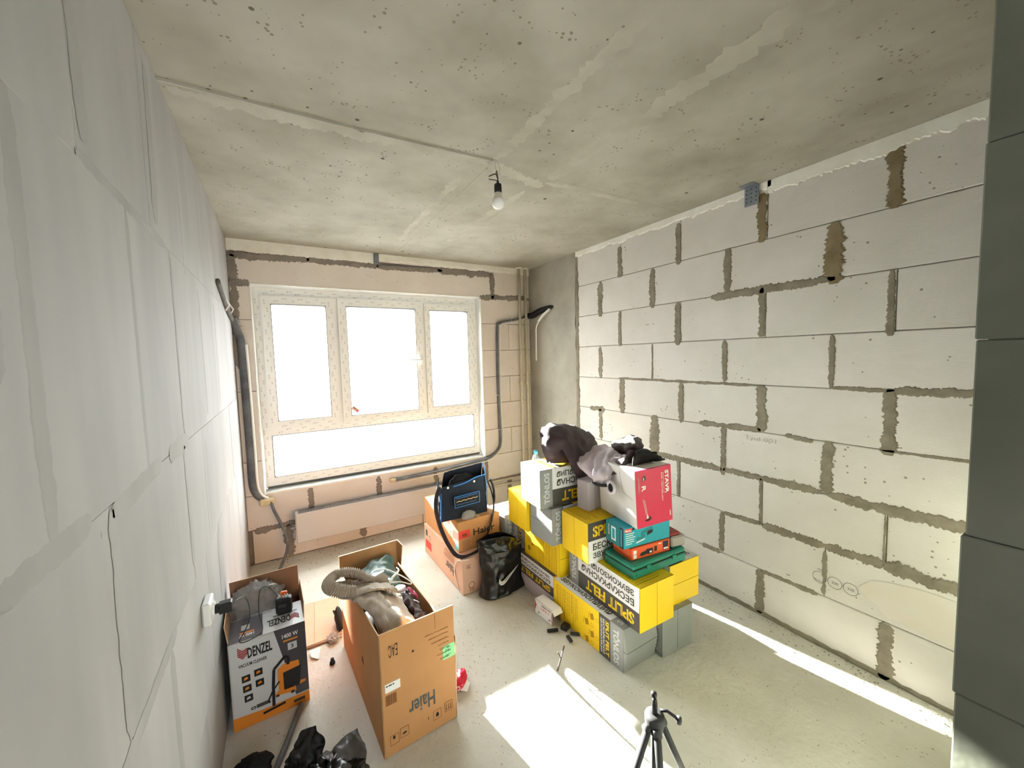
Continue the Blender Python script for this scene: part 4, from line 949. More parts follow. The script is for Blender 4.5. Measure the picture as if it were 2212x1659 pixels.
wallp('back_panel', ([(b_, a_, 0), (0, a_, 0), (0, a_, h_), (b_, a_, h_)], [(b_, a_ - t_, 0), (0, a_ - t_, 0), (0, a_ - t_, h_), (b_, a_ - t_, h_)]), 'cardboard', 'cardboard_inner', hb)
wallp('side_panel', ([(0, a_, 0), (0, 0, 0), (0, 0, h_), (0, a_, h_ - 0.10)], [(t_, a_, 0), (t_, 0, 0), (t_, 0, h_), (t_, a_, h_ - 0.10)]), 'cardboard', 'cardboard_inner', hb)
wallp('side_panel', ([(b_, 0, 0), (b_, a_, 0), (b_, a_, h_ - 0.16), (b_ + 0.01, 0, h_ - 0.16)], [(b_ - t_, 0, 0), (b_ - t_, a_, 0), (b_ - t_, a_, h_ - 0.16), (b_ - t_ + 0.01, 0, h_ - 0.16)]), 'cardboard', 'cardboard_inner', hb)
wallp('corner_flap', ([(b_, a_, 0.42), (b_ + 0.002, a_ - 0.06, 0.42), (b_ + 0.012, a_ - 0.07, h_ - 0.012), (b_, a_, h_)], [(b_ + t_, a_, 0.42), (b_ + t_, a_ - 0.06, 0.42), (b_ + t_ + 0.012, a_ - 0.07, h_ - 0.012), (b_ + t_, a_, h_)]), 'cardboard_inner', 'cardboard', hb)
mb = MB(); mb.box(t_, t_, 0.003, b_ - t_, a_ - t_, 0.008, 'cardboard_inner'); mb.build('bottom_panel', hb)
F_ = Face((b_ / 2, 0, h_ / 2), (1, 0, 0), (0, 0, 1), b_, h_)
F_.text('Haier', 0.118, 0.128, 0.125, 0.075, 'print_slate', rot=2, bold=0.02)
F_.build('lettering', fp)
F_ = Face((b_ / 2, 0, h_ / 2), (1, 0, 0), (0, 0, 1), b_, h_)
F_.text('ЕАС', 0.04, 0.448, 0.04, 0.056, 'print_black', rot=2, bold=0.0)
F_.build('lettering', fp)
F_ = Face((b_ / 2, 0, h_ / 2), (1, 0, 0), (0, 0, 1), b_, h_)
for i, (l, tx) in enumerate([(0.115, 'Дата/место изготовления'), (0.10, 'Завод-изготовитель'), (0.085, 'кондиционер воздуха'), (0.055, 'не бросать'), (0.045, 'масса нетто'), (0.06, 'внутренний блок'), (0.045, 'сделано в')]):
    F_.text(tx, b_ - 0.03 - l - (0.0 if i > 2 else 0.0), 0.468 - i * 0.0235, l, 0.009, 'print_brown', rot=2, bold=0.0)
F_.build('small_print', fp)
F_ = Face((b_ / 2, 0, h_ / 2), (1, 0, 0), (0, 0, 1), b_, h_)
F_.rect(b_ - 0.062, 0.318, b_ - 0.001, 0.385, 'label_green'); F_.text('TOP ST', b_ - 0.05, 0.352, 0.03, 0.012, 'print_slate', rot=2); F_.text('ON', b_ - 0.04, 0.369, 0.018, 0.008, 'print_slate', rot=2); F_.lines(b_ - 0.048, 0.335, 0.03, 2, 0.008, 0.002, 'print_slate', 2)
F_.build('sticker', fp)['label'] = 'green paper sticker'
F_ = Face((b_ / 2, 0, h_ / 2), (1, 0, 0), (0, 0, 1), b_, h_)
F_.rect(0.018, 0.295, 0.085, 0.335, 'paper_white'); F_.lines(0.022, 0.322, 0.055, 1, 0.01, 0.006, 'print_black', 7)
F_.build('paper_label', fp)['label'] = 'white paper label'
F_ = Face((b_ / 2, 0, h_ / 2), (1, 0, 0), (0, 0, 1), b_, h_)
rnd = random.Random(3); x = 0.018
while x < 0.065:
    w_ = rnd.choice((0.0015, 0.003, 0.004)); F_.rect(x, 0.235, x + w_, 0.283, 'print_brown'); x += w_ + rnd.choice((0.001, 0.002))
F_.build('barcode', fp)
for n_, (x, y) in enumerate(((0.03, 0.045), (0.075, 0.055), (0.232, 0.048), (0.29, 0.058))):
    F_ = Face((b_ / 2, 0, h_ / 2), (1, 0, 0), (0, 0, 1), b_, h_)
    F_.line([(x, y), (x + 0.038, y), (x + 0.038, y + 0.045), (x, y + 0.045)], 0.0018, 'print_brown', 2, True)
    if n_ == 0: F_.rect(0.042, 0.07, 0.052, 0.085, 'print_black')
    elif n_ == 1: F_.poly([(0.085, 0.066), (0.105, 0.07), (0.10, 0.078), (0.085, 0.074)], 'print_black')
    elif n_ == 2: F_.poly([(0.244, 0.06), (0.258, 0.06), (0.258, 0.074), (0.251, 0.082), (0.244, 0.074)], 'print_black')
    else:
        for i in range(3): F_.line([(0.298 + i * 0.011, 0.064), (0.298 + i * 0.011, 0.094)], 0.002, 'print_black'); F_.poly([(0.295 + i * 0.011, 0.072), (0.301 + i * 0.011, 0.072), (0.298 + i * 0.011, 0.062)], 'print_black')
    F_.build('handling_symbol', fp)
for pts in ([(0.145, 0.425), (0.155, 0.43), (0.15, 0.438), (0.143, 0.434)], [(0.204, 0.065), (0.21, 0.075), (0.204, 0.085), (0.206, 0.075)]):
    F_ = Face((b_ / 2, 0, h_ / 2), (1, 0, 0), (0, 0, 1), b_, h_); F_.poly(pts, 'print_black'); F_.build('scuff', fp)
F_ = Face((b_ / 2, 0, h_ / 2), (1, 0, 0), (0, 0, 1), b_, h_); F_.line([(b_ - 0.095, h_), (b_ - 0.094, 0.49)], 0.0015, 'print_brown', 1); F_.build('crease', fp)

# ---- vacuum cleaner box
db = thing('vacuum_cleaner_box', 'open printed vacuum cleaner carton with orange base by the left wall', 'box', (0.028, 2.183, 0), R(91.8 - 90))
b_, a_, h_ = 0.321, 0.35, 0.428; t_ = 0.004
fp = wallp('front_panel', ([(0, 0, 0), (b_, 0, 0), (b_, 0, h_), (0, 0, h_)], [(0, t_, 0), (b_, t_, 0), (b_, t_, h_), (0, t_, h_)]), 'denzel_white', 'card_brown', db)
wallp('back_panel', ([(b_, a_, 0), (0, a_, 0), (0, a_, h_), (b_, a_, h_)], [(b_, a_ - t_, 0), (0, a_ - t_, 0), (0, a_ - t_, h_), (b_, a_ - t_, h_)]), 'denzel_dark', 'card_brown', db)
wallp('side_panel', ([(0, a_, 0), (0, 0, 0), (0, 0, h_), (0, a_, h_)], [(t_, a_, 0), (t_, 0, 0), (t_, 0, h_), (t_, a_, h_)]), 'denzel_dark', 'card_brown', db)
sp = wallp('side_panel', ([(b_, 0, 0), (b_, a_, 0), (b_, a_, h_), (b_, 0, h_)], [(b_ - t_, 0, 0), (b_ - t_, a_, 0), (b_ - t_, a_, h_), (b_ - t_, 0, h_)]), 'denzel_orange', 'card_brown', db)
wallp('back_flap', ([(b_, a_, h_), (0, a_, h_), (-0.005, a_ + 0.01, h_ + 0.135), (b_ - 0.002, a_ + 0.01, h_ + 0.135)], [(b_, a_ - t_, h_), (0, a_ - t_, h_), (-0.005, a_ + 0.006, h_ + 0.135), (b_ - 0.002, a_ + 0.006, h_ + 0.135)]), 'denzel_white', 'card_brown', db)
ff = wallp('front_flap', ([(0, 0, h_), (b_, 0, h_), (b_ - 0.004, 0.196, h_ + 0.006), (0.004, 0.196, h_ + 0.006)], [(0, 0, h_ - t_), (b_, 0, h_ - t_), (b_ - 0.004, 0.196, h_ + 0.002), (0.004, 0.196, h_ + 0.002)]), 'denzel_white', 'card_brown', db)
wallp('side_flap', ([(b_, 0.03, h_), (b_, a_ - 0.02, h_), (b_ + 0.006, a_ - 0.04, h_ + 0.07), (b_ + 0.006, 0.06, h_ + 0.07)], [(b_ - t_, 0.03, h_), (b_ - t_, a_ - 0.02, h_), (b_ + 0.003, a_ - 0.04, h_ + 0.07), (b_ + 0.003, 0.06, h_ + 0.07)]), 'denzel_white', 'card_brown', db)
wallp('side_flap', ([(0, a_ - 0.02, h_), (0, 0.02, h_), (-0.012, 0.05, h_ + 0.07), (-0.012, a_ - 0.03, h_ + 0.07)], [(t_, a_ - 0.02, h_), (t_, 0.02, h_), (-0.009, 0.05, h_ + 0.07), (-0.009, a_ - 0.03, h_ + 0.07)]), 'denzel_white', 'card_brown', db)
mb = MB(); mb.box(t_, t_, 0.002, b_ - t_, a_ - t_, 0.006, 'card_brown'); mb.build('bottom_panel', db)
def denzel_logo(F_, x, y, w, k=2, rot=0):
    """striped red emblem beside the name"""
    sgn = -1 if rot == 2 else 1
    def T(a, b): return (x + sgn * a * w, y + sgn * b * w)
    for i in range(5):
        F_.poly([T(0.0, 0.16 - 0.045 * i), T(0.10, 0.06 - 0.045 * i), T(0.10, 0.03 - 0.045 * i), T(0.0, 0.13 - 0.045 * i)], 'denzel_red', k)
        F_.poly([T(0.10, 0.06 - 0.045 * i), T(0.20, 0.10 - 0.03 * i), T(0.20, 0.075 - 0.03 * i), T(0.10, 0.03 - 0.045 * i)], 'denzel_red', k)
F_ = Face(*frame_of(b_, a_, h_)['front'])
F_.poly([(0.185, h_), (b_, h_), (b_, 0.06), (0.262, 0.06)], 'denzel_dark'); F_.rect(0, 0, b_, 0.055, 'denzel_orange', 2); F_.poly([(0.0, 0.055), (0.12, 0.055), (0.0, 0.065)], 'denzel_orange', 2)
F_.text('DENZEL', 0.075, 0.338, 0.10, 0.052, 'ink_dark', bold=0.03); denzel_logo(F_, 0.036, 0.372, 0.2); F_.text('VACUUM CLEANER', 0.036, 0.302, 0.115, 0.017, 'ink_dark', bold=0.02)
F_.text('1400 W', 0.218, 0.372, 0.07, 0.022, 'paper_white', bold=0.02); F_.rect(0.222, 0.354, 0.285, 0.362, 'denzel_orange', 2); F_.rect(0.24, 0.305, 0.28, 0.342, 'text_silver', 2); F_.text('3', 0.253, 0.313, 0.012, 0.02, 'ink_dark', k=3)
for (x, y) in ((0.045, 0.225), (0.095, 0.235), (0.047, 0.175), (0.098, 0.18), (0.05, 0.125)):
    F_.rect(x, y, x + 0.034, y + 0.034, 'ink_dark', 2); F_.poly([(x + 0.008, y + 0.01), (x + 0.026, y + 0.014), (x + 0.022, y + 0.026), (x + 0.01, y + 0.022)], 'denzel_orange' if y > 0.17 else 'text_silver', 3)
# the pictured vacuum cleaner
F_.poly([(0.205, 0.11), (0.282, 0.105), (0.292, 0.21), (0.20, 0.20)], 'ink_dark', 3); F_.poly([(0.188, 0.198), (0.285, 0.208), (0.282, 0.24), (0.215, 0.245), (0.19, 0.225)], 'denzel_orange', 4)
F_.poly([(0.19, 0.12), (0.212, 0.105), (0.212, 0.20), (0.188, 0.198)], 'denzel_orange', 4); F_.poly([(0.165, 0.098), (0.235, 0.085), (0.265, 0.082), (0.262, 0.115), (0.19, 0.12)], 'denzel_orange', 3)
F_.poly([(0.28, 0.108), (0.305, 0.112), (0.31, 0.125), (0.285, 0.128)], 'denzel_orange', 4)
F_.line([(0.235, 0.235), (0.24, 0.27), (0.225, 0.282), (0.175, 0.235), (0.168, 0.15), (0.165, 0.05)], 0.013, 'ink_dark', 5); F_.line([(0.195, 0.165), (0.165, 0.13), (0.145, 0.09), (0.15, 0.075)], 0.008, 'ink_dark', 5)
F_.line([(0.12, 0.035), (0.215, 0.045)], 0.012, 'ink_dark', 5); F_.rect(0.095, 0.075, 0.145, 0.093, 'tonlos_dark', 4); F_.line([(0.075, 0.078), (0.09, 0.078), (0.09, 0.088), (0.075, 0.088)], 0.004, 'ink_dark', 4, True)
F_.poly([(0.175, 0.088), (0.19, 0.088), (0.192, 0.098), (0.178, 0.10)], 'ink_dark', 5); F_.poly([(0.24, 0.078), (0.255, 0.078), (0.257, 0.09), (0.242, 0.092)], 'ink_dark', 5); F_.rect(0.25, 0.022, 0.30, 0.036, 'tonlos_dark', 3)
F_.build('printed_side', fp)
F_ = Face((b_ / 2, 0.098, h_ + 0.003), (1, 0, 0), Vector((0, 0.196, 0.006)).normalized(), b_, 0.19)
F_.rect(0.0, 0.0, 0.14, 0.188, 'denzel_dark'); F_.text('1400 W', 0.045, 0.03, 0.06, 0.022, 'paper_white', rot=2, bold=0.02); F_.rect(0.045, 0.056, 0.105, 0.066, 'denzel_orange', 2); F_.rect(0.05, 0.085, 0.085, 0.125, 'text_silver', 2)
F_.text('DENZEL', 0.16, 0.04, 0.10, 0.055, 'ink_dark', rot=2, bold=0.03); denzel_logo(F_, 0.30, 0.068, 0.2, rot=2); F_.text('VACUUM CLEANER', 0.185, 0.108, 0.11, 0.016, 'ink_dark', rot=2); F_.build('printed_side', ff)

# ------------------------------------------------------------------ clothes and bags
dj = thing('jacket', 'dark maroon jacket slumped over the topmost felt carton', 'jacket', (2.0, 2.1, 1.004))
def soft(name, parent, rows, sub, m_, **kw):
    lo = parent.location
    rows = [[Vector(p) - lo for p in r] for r in rows]
    return sheet(rows, sub, m_, **kw).build(name, parent, True)
DARK = [[(1.819,2.1,1.02),(1.781,2.12,1.171),(1.852,2.2,1.244),(1.979,2.36,1.10)],[(1.856,2.06,1.06),(1.795,2.04,1.201),(1.914,2.2,1.266),(2.077,2.4,1.08)],[(1.888,2.02,1.116),(1.893,2.01,1.202),(2.075,2.2,1.246),(2.269,2.42,1.05)],[(1.925,1.985,1.014),(1.968,2.0,1.149),(2.189,2.18,1.197),(2.39,2.4,1.02)],[(1.987,1.98,0.914),(2.051,1.99,1.061),(2.278,2.15,1.136),(2.45,2.33,0.98)],[(2.058,1.975,0.865),(2.106,1.98,0.961),(2.278,2.12,1.074),(2.45,2.30,0.94)]]
soft('shell', dj, DARK, 8, 'jacket_dark', wr=0.02, ws=9, thick=0.008, seed=1)
soft('inner_fold', dj, [[(1.86,2.12,1.01),(1.83,2.13,1.09),(1.87,2.2,1.16)],[(1.93,2.08,1.01),(1.92,2.09,1.10),(1.96,2.2,1.18)],[(2.02,2.05,1.01),(2.02,2.06,1.10),(2.06,2.2,1.18)],[(2.12,2.03,1.01),(2.14,2.05,1.07),(2.18,2.2,1.12)]], 6, 'jacket_dark', wr=0.014, ws=12, thick=0.006, seed=2)
soft('sleeve', dj, [[(1.90,2.03,1.10),(1.945,2.0,1.12),(1.99,2.01,1.11)],[(1.925,1.985,1.02),(1.965,1.965,1.03),(2.01,1.985,1.02)],[(1.965,1.975,0.94),(2.01,1.955,0.95),(2.06,1.975,0.95)],[(2.02,1.97,0.87),(2.06,1.952,0.875),(2.10,1.97,0.88)]], 6, 'jacket_dark', wr=0.012, ws=14, thick=0.006, seed=3)
mb = MB(); mb.tube(spline([(-0.11, -0.075, 0.008), (-0.08, -0.09, 0.02), (-0.05, -0.085, 0.035), (-0.06, -0.06, 0.055), (-0.07, -0.05, 0.075)], 5), 0.004, 'wire_brown', 6); mb.build('drawstring', dj, True)

lj = thing('jacket', 'crumpled grey-lilac jacket with dark lining draped over the white and crimson carton', 'jacket', (1.95, 1.72, 0.98))
LIGHT = [[(1.987,1.97,1.068),(2.064,1.97,1.091),(2.13,1.95,1.126),(2.116,1.848,1.16),(2.112,1.756,1.13)],[(1.933,1.93,1.05),(1.975,1.871,1.084),(2.0,1.788,1.119),(2.02,1.721,1.134),(2.04,1.68,1.131)],[(1.937,1.9,1.005),(1.95,1.825,1.034),(1.965,1.751,1.07),(1.97,1.677,1.09),(1.99,1.648,1.081)],[(1.95,1.864,0.968),(1.935,1.779,0.997),(1.93,1.715,1.022),(1.94,1.664,1.037),(1.96,1.641,1.035)],[(1.955,1.814,0.946),(1.94,1.756,0.956),(1.93,1.699,0.963),(1.935,1.66,0.975),(1.95,1.647,1.003)]]
soft('shell', lj, LIGHT, 9, 'jacket_lilac', wr=0.026, ws=13, thick=0.006, seed=4, stretch=(1, 1, 0.6))
DARK2 = [[(2.254,1.95,1.146),(2.338,1.9,1.166),(2.395,1.85,1.177),(2.407,1.8,1.128)],[(2.069,1.758,1.17),(2.105,1.699,1.18),(2.145,1.659,1.19),(2.237,1.649,1.16)],[(2.063,1.708,1.13),(2.074,1.659,1.13),(2.089,1.61,1.15),(2.18,1.624,1.15)],[(2.0,1.658,1.093),(1.997,1.597,1.115),(2.045,1.585,1.11),(2.115,1.607,1.11)],[(1.96,1.643,1.027),(1.965,1.598,1.061),(1.97,1.561,1.09),(1.999,1.536,1.105)]]
soft('lining', lj, DARK2, 8, 'jacket_dark', wr=0.026, ws=13, thick=0.006, seed=5)
soft('collar', lj, [[(2.00,1.70,1.12),(2.02,1.69,1.135),(2.05,1.69,1.14)],[(2.0,1.665,1.115),(2.03,1.65,1.13),(2.06,1.645,1.14)],[(2.01,1.63,1.10),(2.04,1.615,1.12),(2.07,1.61,1.125)]], 6, 'jacket_lilac', wr=0.018, ws=26, thick=0.005, seed=6)
mb = MB(); mb.tube(spline([(-0.005, 0.075, -0.03), (-0.018, 0.035, -0.028), (-0.024, -0.02, -0.02), (-0.02, -0.06, -0.01)], 5), (0.006, 0.010), 'jacket_black', 8); mb.build('hem_band', lj, True)
cf = MB(); ring = [(-0.012, -0.085 + 0.03 * math.cos(a * math.pi / 7), -0.018 + 0.034 * math.sin(a * math.pi / 7)) for a in range(14)]
cf.tube(ring, 0.009, 'jacket_lilac', 8, closed=True); cf.build('cuff', lj, True)
cf = MB(); cf.lathe([(0.004, 0.0), (0.03, 0.001)], (0, 0, 0), 'black_matte', 14); o = cf.build('cuff_opening', lj); o.location = (-0.012, -0.085, -0.018); o.rotation_euler = (0, R(-90), 0)
BLACK = [[(2.007,1.535,1.102),(2.017,1.54,1.14),(2.108,1.606,1.16),(2.297,1.763,1.11)],[(2.081,1.532,1.102),(2.108,1.546,1.14),(2.142,1.56,1.17),(2.343,1.705,1.11)],[(2.16,1.527,1.102),(2.157,1.52,1.13),(2.185,1.533,1.15),(2.296,1.614,1.105)],[(2.226,1.533,1.102),(2.247,1.537,1.106),(2.259,1.538,1.11),(2.276,1.553,1.1)]]
bc = thing('cap', 'black cloth cap lying on top of the crimson-fronted carton', 'cap', (2.15, 1.58, 1.102))
soft('crown', bc, BLACK, 7, 'jacket_black', wr=0.008, ws=14, thick=0.006, seed=7)
soft('peak', bc, [[(2.17,1.505,1.106),(2.21,1.495,1.110),(2.25,1.50,1.108)],[(2.16,1.54,1.110),(2.21,1.53,1.118),(2.26,1.54,1.112)]], 5, 'jacket_black', wr=0.002, thick=0.004, seed=8)

# sweater in the open carton
sw = thing('sweater', 'taupe ribbed knit sweater spilling out of the open carton', 'sweater', (0.65, 1.95, 0.56))
SWE = [[(0.548,2.12,0.57),(0.641,2.17,0.536),(0.736,2.18,0.508),(0.788,2.18,0.47)],[(0.541,2.03,0.576),(0.618,2.03,0.574),(0.706,2.04,0.544),(0.802,2.08,0.468)],[(0.571,1.95,0.575),(0.632,1.92,0.587),(0.698,1.92,0.571),(0.802,1.97,0.472)],[(0.620,1.86,0.540),(0.645,1.83,0.575),(0.701,1.82,0.564),(0.804,1.86,0.485)],[(0.632,1.76,0.50),(0.655,1.745,0.552),(0.704,1.74,0.555),(0.797,1.75,0.51)],[(0.632,1.71,0.44),(0.66,1.70,0.48),(0.707,1.695,0.49),(0.786,1.7,0.47)]]
soft('body', sw, SWE, 10, 'knit_taupe', wr=0.02, ws=13, thick=0.010, seed=9, stretch=(1.6, 0.6, 1))
COL = [(0.737,2.16,0.544),(0.688,2.12,0.562),(0.649,2.12,0.587),(0.611,2.14,0.616),(0.562,2.16,0.632),(0.515,2.17,0.633),(0.477,2.15,0.628),(0.459,2.1,0.631),(0.472,2.05,0.63),(0.513,2.03,0.612),(0.57,2.02,0.592)]
path = spline([Vector(p) - sw.location for p in COL], 22)
mb = MB(); mb.tube(path, [(0.030 + 0.0035 * (1 if i % 4 < 2 else -1), 0.022 + 0.0035 * (1 if i % 4 < 2 else -1)) for i in range(len(path))], 'knit_taupe', 14); mb.build('rolled_collar', sw, True)
soft('sleeve', sw, [[(0.48,2.06,0.60),(0.50,2.02,0.59),(0.54,1.99,0.585)],[(0.55,2.08,0.585),(0.58,2.03,0.60),(0.62,1.98,0.60)],[(0.64,2.10,0.57),(0.67,2.04,0.585),(0.70,1.98,0.585)],[(0.74,2.12,0.53),(0.76,2.05,0.545),(0.78,1.99,0.53)]], 8, 'knit_taupe', wr=0.012, ws=14, thick=0.01, seed=10, stretch=(0.6, 1.4, 1))
soft('inner_fold', sw, [[(0.475,2.13,0.615),(0.52,2.15,0.60),(0.58,2.15,0.59),(0.64,2.14,0.575)],[(0.47,2.09,0.605),(0.52,2.10,0.585),(0.59,2.10,0.575),(0.66,2.09,0.57)],[(0.48,2.05,0.605),(0.53,2.04,0.59),(0.59,2.04,0.58),(0.66,2.04,0.575)]], 8, 'knit_taupe', wr=0.016, ws=16, thick=0.008, seed=14)
gb = thing('plastic_bag', 'grey-green plastic bag at the back of the open carton', 'bag', (0.77, 2.34, 0.47))
GRE = [[(0.664,2.42,0.496),(0.733,2.46,0.511),(0.804,2.47,0.525),(0.848,2.47,0.517)],[(0.669,2.34,0.493),(0.734,2.36,0.511),(0.798,2.37,0.51),(0.868,2.4,0.451)],[(0.692,2.25,0.504),(0.736,2.27,0.51),(0.791,2.27,0.488),(0.867,2.33,0.452)],[(0.717,2.18,0.50),(0.759,2.2,0.485),(0.798,2.2,0.465),(0.849,2.26,0.44)]]
soft('bag_sheet', gb, GRE, 8, 'bag_green', wr=0.022, ws=13, thick=0.003, seed=11)
mb = lump((0, -0.02, -0.07), (0.085, 0.12, 0.08), 'bag_green', 3, 0.35); mb.build('bag_filling', gb, True)
ca = thing('white_cable', 'thin white cable looped over the clothes in the open carton', 'cable', (0.8, 2.2, 0.52))
for p in ([(0.703,2.3,0.519),(0.731,2.28,0.536),(0.775,2.26,0.534),(0.813,2.22,0.522),(0.849,2.16,0.514),(0.872,2.1,0.507),(0.862,2.08,0.508),(0.819,2.12,0.515),(0.768,2.15,0.513)],):
    mb = MB(); mb.tube(spline([Vector(q) - ca.location for q in p], 6), 0.0028, 'cable_white', 6); mb.build('cable', ca, True)
mb = MB(); mb.tube(spline([Vector(q) - ca.location for q in [(0.761,2.12,0.526),(0.79,2.16,0.533),(0.837,2.22,0.527),(0.835,2.26,0.526)]], 6), [0.007, 0.007, 0.007, 0.007, 0.007, 0.007, 0.006, 0.006, 0.006, 0.005, 0.005, 0.005, 0.005, 0.004, 0.004, 0.004, 0.003, 0.003, 0.003], 'cable_white', 8); mb.build('plug', ca, True)
mb = MB(); mb.lathe([(0.03, 0), (0.032, 0.01), (0.032, 0.05), (0.012, 0.052)], (0.82, 2.14, 0.42), 'paper_white', 16); tag(mb.build('tape_roll', None, True), 'white roll half buried beside the sweater in the open carton', 'roll')
pc = thing('scarf', 'dark patterned cloth with pink tip beside the sweater in the carton', 'cloth', (0.84, 1.95, 0.44))
soft('cloth', pc, [[(0.818,2.08,0.483),(0.85,2.1,0.469),(0.883,2.08,0.444)],[(0.803,2.0,0.475),(0.834,2.0,0.48),(0.878,2.0,0.436)],[(0.819,1.9,0.468),(0.835,1.88,0.477),(0.866,1.88,0.461)],[(0.809,1.83,0.482),(0.831,1.82,0.483),(0.881,1.83,0.46)]], 8, 'jacket_dark', wr=0.018, ws=20, thick=0.006, seed=12)
soft('pink_tip', pc, [[(0.842,2.09,0.487),(0.86,2.10,0.480),(0.878,2.08,0.468)],[(0.845,2.05,0.493),(0.862,2.05,0.487),(0.88,2.04,0.470)],[(0.855,2.01,0.489),(0.868,2.01,0.480),(0.884,2.0,0.463)]], 6, 'magenta_cloth', wr=0.01, ws=24, thick=0.004, seed=13)
mb = lump((0.72, 2.0, 0.28), (0.12, 0.28, 0.2), 'jacket_black', 5, 0.2); tag(mb.build('clothes_bundle', None, True), 'dark clothes filling the open carton under the sweater', 'clothes')

# tote bag on the stacked cartons
tt = thing('tool_bag', 'black open tool bag with blue piping standing on the brown carton', 'bag', (1.49, 2.76, 0.502))
def tp(x, y, z): return (x - 1.49, y - 2.76, z - 0.502)
fbl, fbr, ftr, ftl = tp(1.293, 2.76, 0.504), tp(1.683, 2.76, 0.502), tp(1.69, 2.79, 0.80), tp(1.313, 2.79, 0.755)
bbl, bbr, btr, btl = tp(1.31, 2.93, 0.504), tp(1.70, 2.93, 0.502), tp(1.735, 2.93, 0.855), tp(1.40, 2.93, 0.83)
def off(p, d): return (p[0] + d[0], p[1] + d[1], p[2] + d[2])
def curve_panel(name, a, b, c, d, nrm, bow, m_, seed, wr=0.004):
    """a soft fabric panel a-b-c-d bowed outwards"""
    rows = []
    for i in range(6):
        f = i / 5; r_ = []
        for j in range(6):
            h_ = j / 5; p = (Vector(a) * (1 - f) + Vector(b) * f) * (1 - h_) + (Vector(d) * (1 - f) + Vector(c) * f) * h_
            r_.append(p + Vector(nrm) * bow * math.sin(math.pi * f) * (0.4 + 0.6 * math.sin(math.pi * h_)))
        rows.append(r_)
    return sheet(rows, 4, m_, wr=wr, ws=16, thick=0.006, seed=seed).build(name, tt, True)
curve_panel('front_panel', fbl, fbr, ftr, ftl, (0, -1, 0), 0.012, 'fabric_bag', 21)
curve_panel('back_panel', bbr, bbl, btl, btr, (0, 1, 0), 0.01, 'fabric_bag', 22, 0.012)
curve_panel('side_panel', bbl, fbl, ftl, tp(1.34, 2.92, 0.80), (-1, 0, 0), 0.015, 'fabric_bag', 23, 0.012)
curve_panel('side_panel', fbr, bbr, tp(1.735, 2.92, 0.82), ftr, (1, 0, 0), 0.015, 'fabric_bag', 24, 0.006)
mb = MB(); mb.box(-0.18, 0.01, 0.0, 0.19, 0.165, 0.006, 'fabric_bag'); mb.build('base', tt)
mb = lump((0.03, 0.09, 0.17), (0.14, 0.06, 0.12), 'black_matte', 8, 0.3); mb.build('contents', tt, True)
def pipe_line(pts, name='piping', r=0.0045, m_='blue_piping'): MB().tube(spline(pts, 6), r, m_, 8).build(name, tt, True)
pipe_line([off(ftl, (0.10, -0.012, -0.002)), off(ftl, (0.2, -0.018, 0.012)), off(ftr, (-0.08, -0.014, -0.006)), off(ftr, (0.0, -0.006, 0.0)), tp(1.715, 2.84, 0.82), tp(1.735, 2.92, 0.855)])
pipe_line([off(fbl, (0, -0.006, 0.0)), off(fbl, (0.003, -0.008, 0.1)), off(ftl, (0, -0.006, -0.04))], r=0.0035); pipe_line([off(fbr, (0, -0.006, 0.05)), off(fbr, (0.005, -0.008, 0.15)), off(ftr, (0, -0.006, 0))], r=0.0035)
mb = MB()
F_ = Face(tp(1.505, 2.748, 0.645), (1, 0, 0.04), (-0.04, 0, 1), 0.21, 0.085)
F_.o += Vector((0, -0.016, 0))
F_.rect(0, 0, 0.21, 0.085, 'black_matte'); F_.line([(0, 0), (0.21, 0), (0.21, 0.085), (0, 0.085)], 0.005, 'blue_piping', 2, True)
F_.line([(0.012 + i * 0.012, 0.068 + (0.006 if i % 2 else 0)) for i in range(16)], 0.004, 'blue_piping'); F_.line([(0.012 + i * 0.024, 0.018 + (0.005 if i % 2 else 0)) for i in range(8)], 0.003, 'blue_piping')
F_.line([(0.015 + i * 0.02, 0.042 + (0.006 if i % 2 else 0)) for i in range(10)], 0.005, 'cardboard_edge'); F_.build('pocket', tt)
for (x, z_) in ((1.365, 0.755), (1.585, 0.765)):
    mb = MB(); mb.lathe([(0.009, 0), (0.008, 0.003)], (0, 0, 0), 'paper_white', 10); o = mb.build('rivet', tt); o.location = tp(x, 2.768, z_); o.rotation_euler = (R(90), 0, 0)
STR = [(1.306,2.8,0.764),(1.258,2.74,0.701),(1.241,2.7,0.623),(1.26,2.67,0.503),(1.301,2.655,0.384),(1.343,2.62,0.304),(1.386,2.6,0.278),(1.446,2.6,0.272),(1.525,2.62,0.276),(1.60,2.645,0.30),(1.64,2.66,0.38),(1.675,2.67,0.45),(1.728,2.72,0.55),(1.755,2.80,0.63),(1.735,2.83,0.72)]
mb = MB(); mb.tube(spline([tp(*p) for p in STR], 6), (0.016, 0.003), 'jacket_black', 8); mb.build('shoulder_strap', tt, True)
mb = MB(); mb.tube(spline([tp(1.745, 2.80, 0.74), tp(1.765, 2.79, 0.68), tp(1.762, 2.77, 0.60), tp(1.745, 2.75, 0.56)], 5), (0.022, 0.009), 'jacket_black', 8); mb.build('strap_pad', tt, True)
mb = lump((1.50, 2.705, 0.53), (0.05, 0.022, 0.035), 'clear_poly', 14, 0.3, flat=0.503); tag(mb.build('plastic_wrap', None, True), 'scrap of clear plastic film at the foot of the tool bag', 'plastic film')

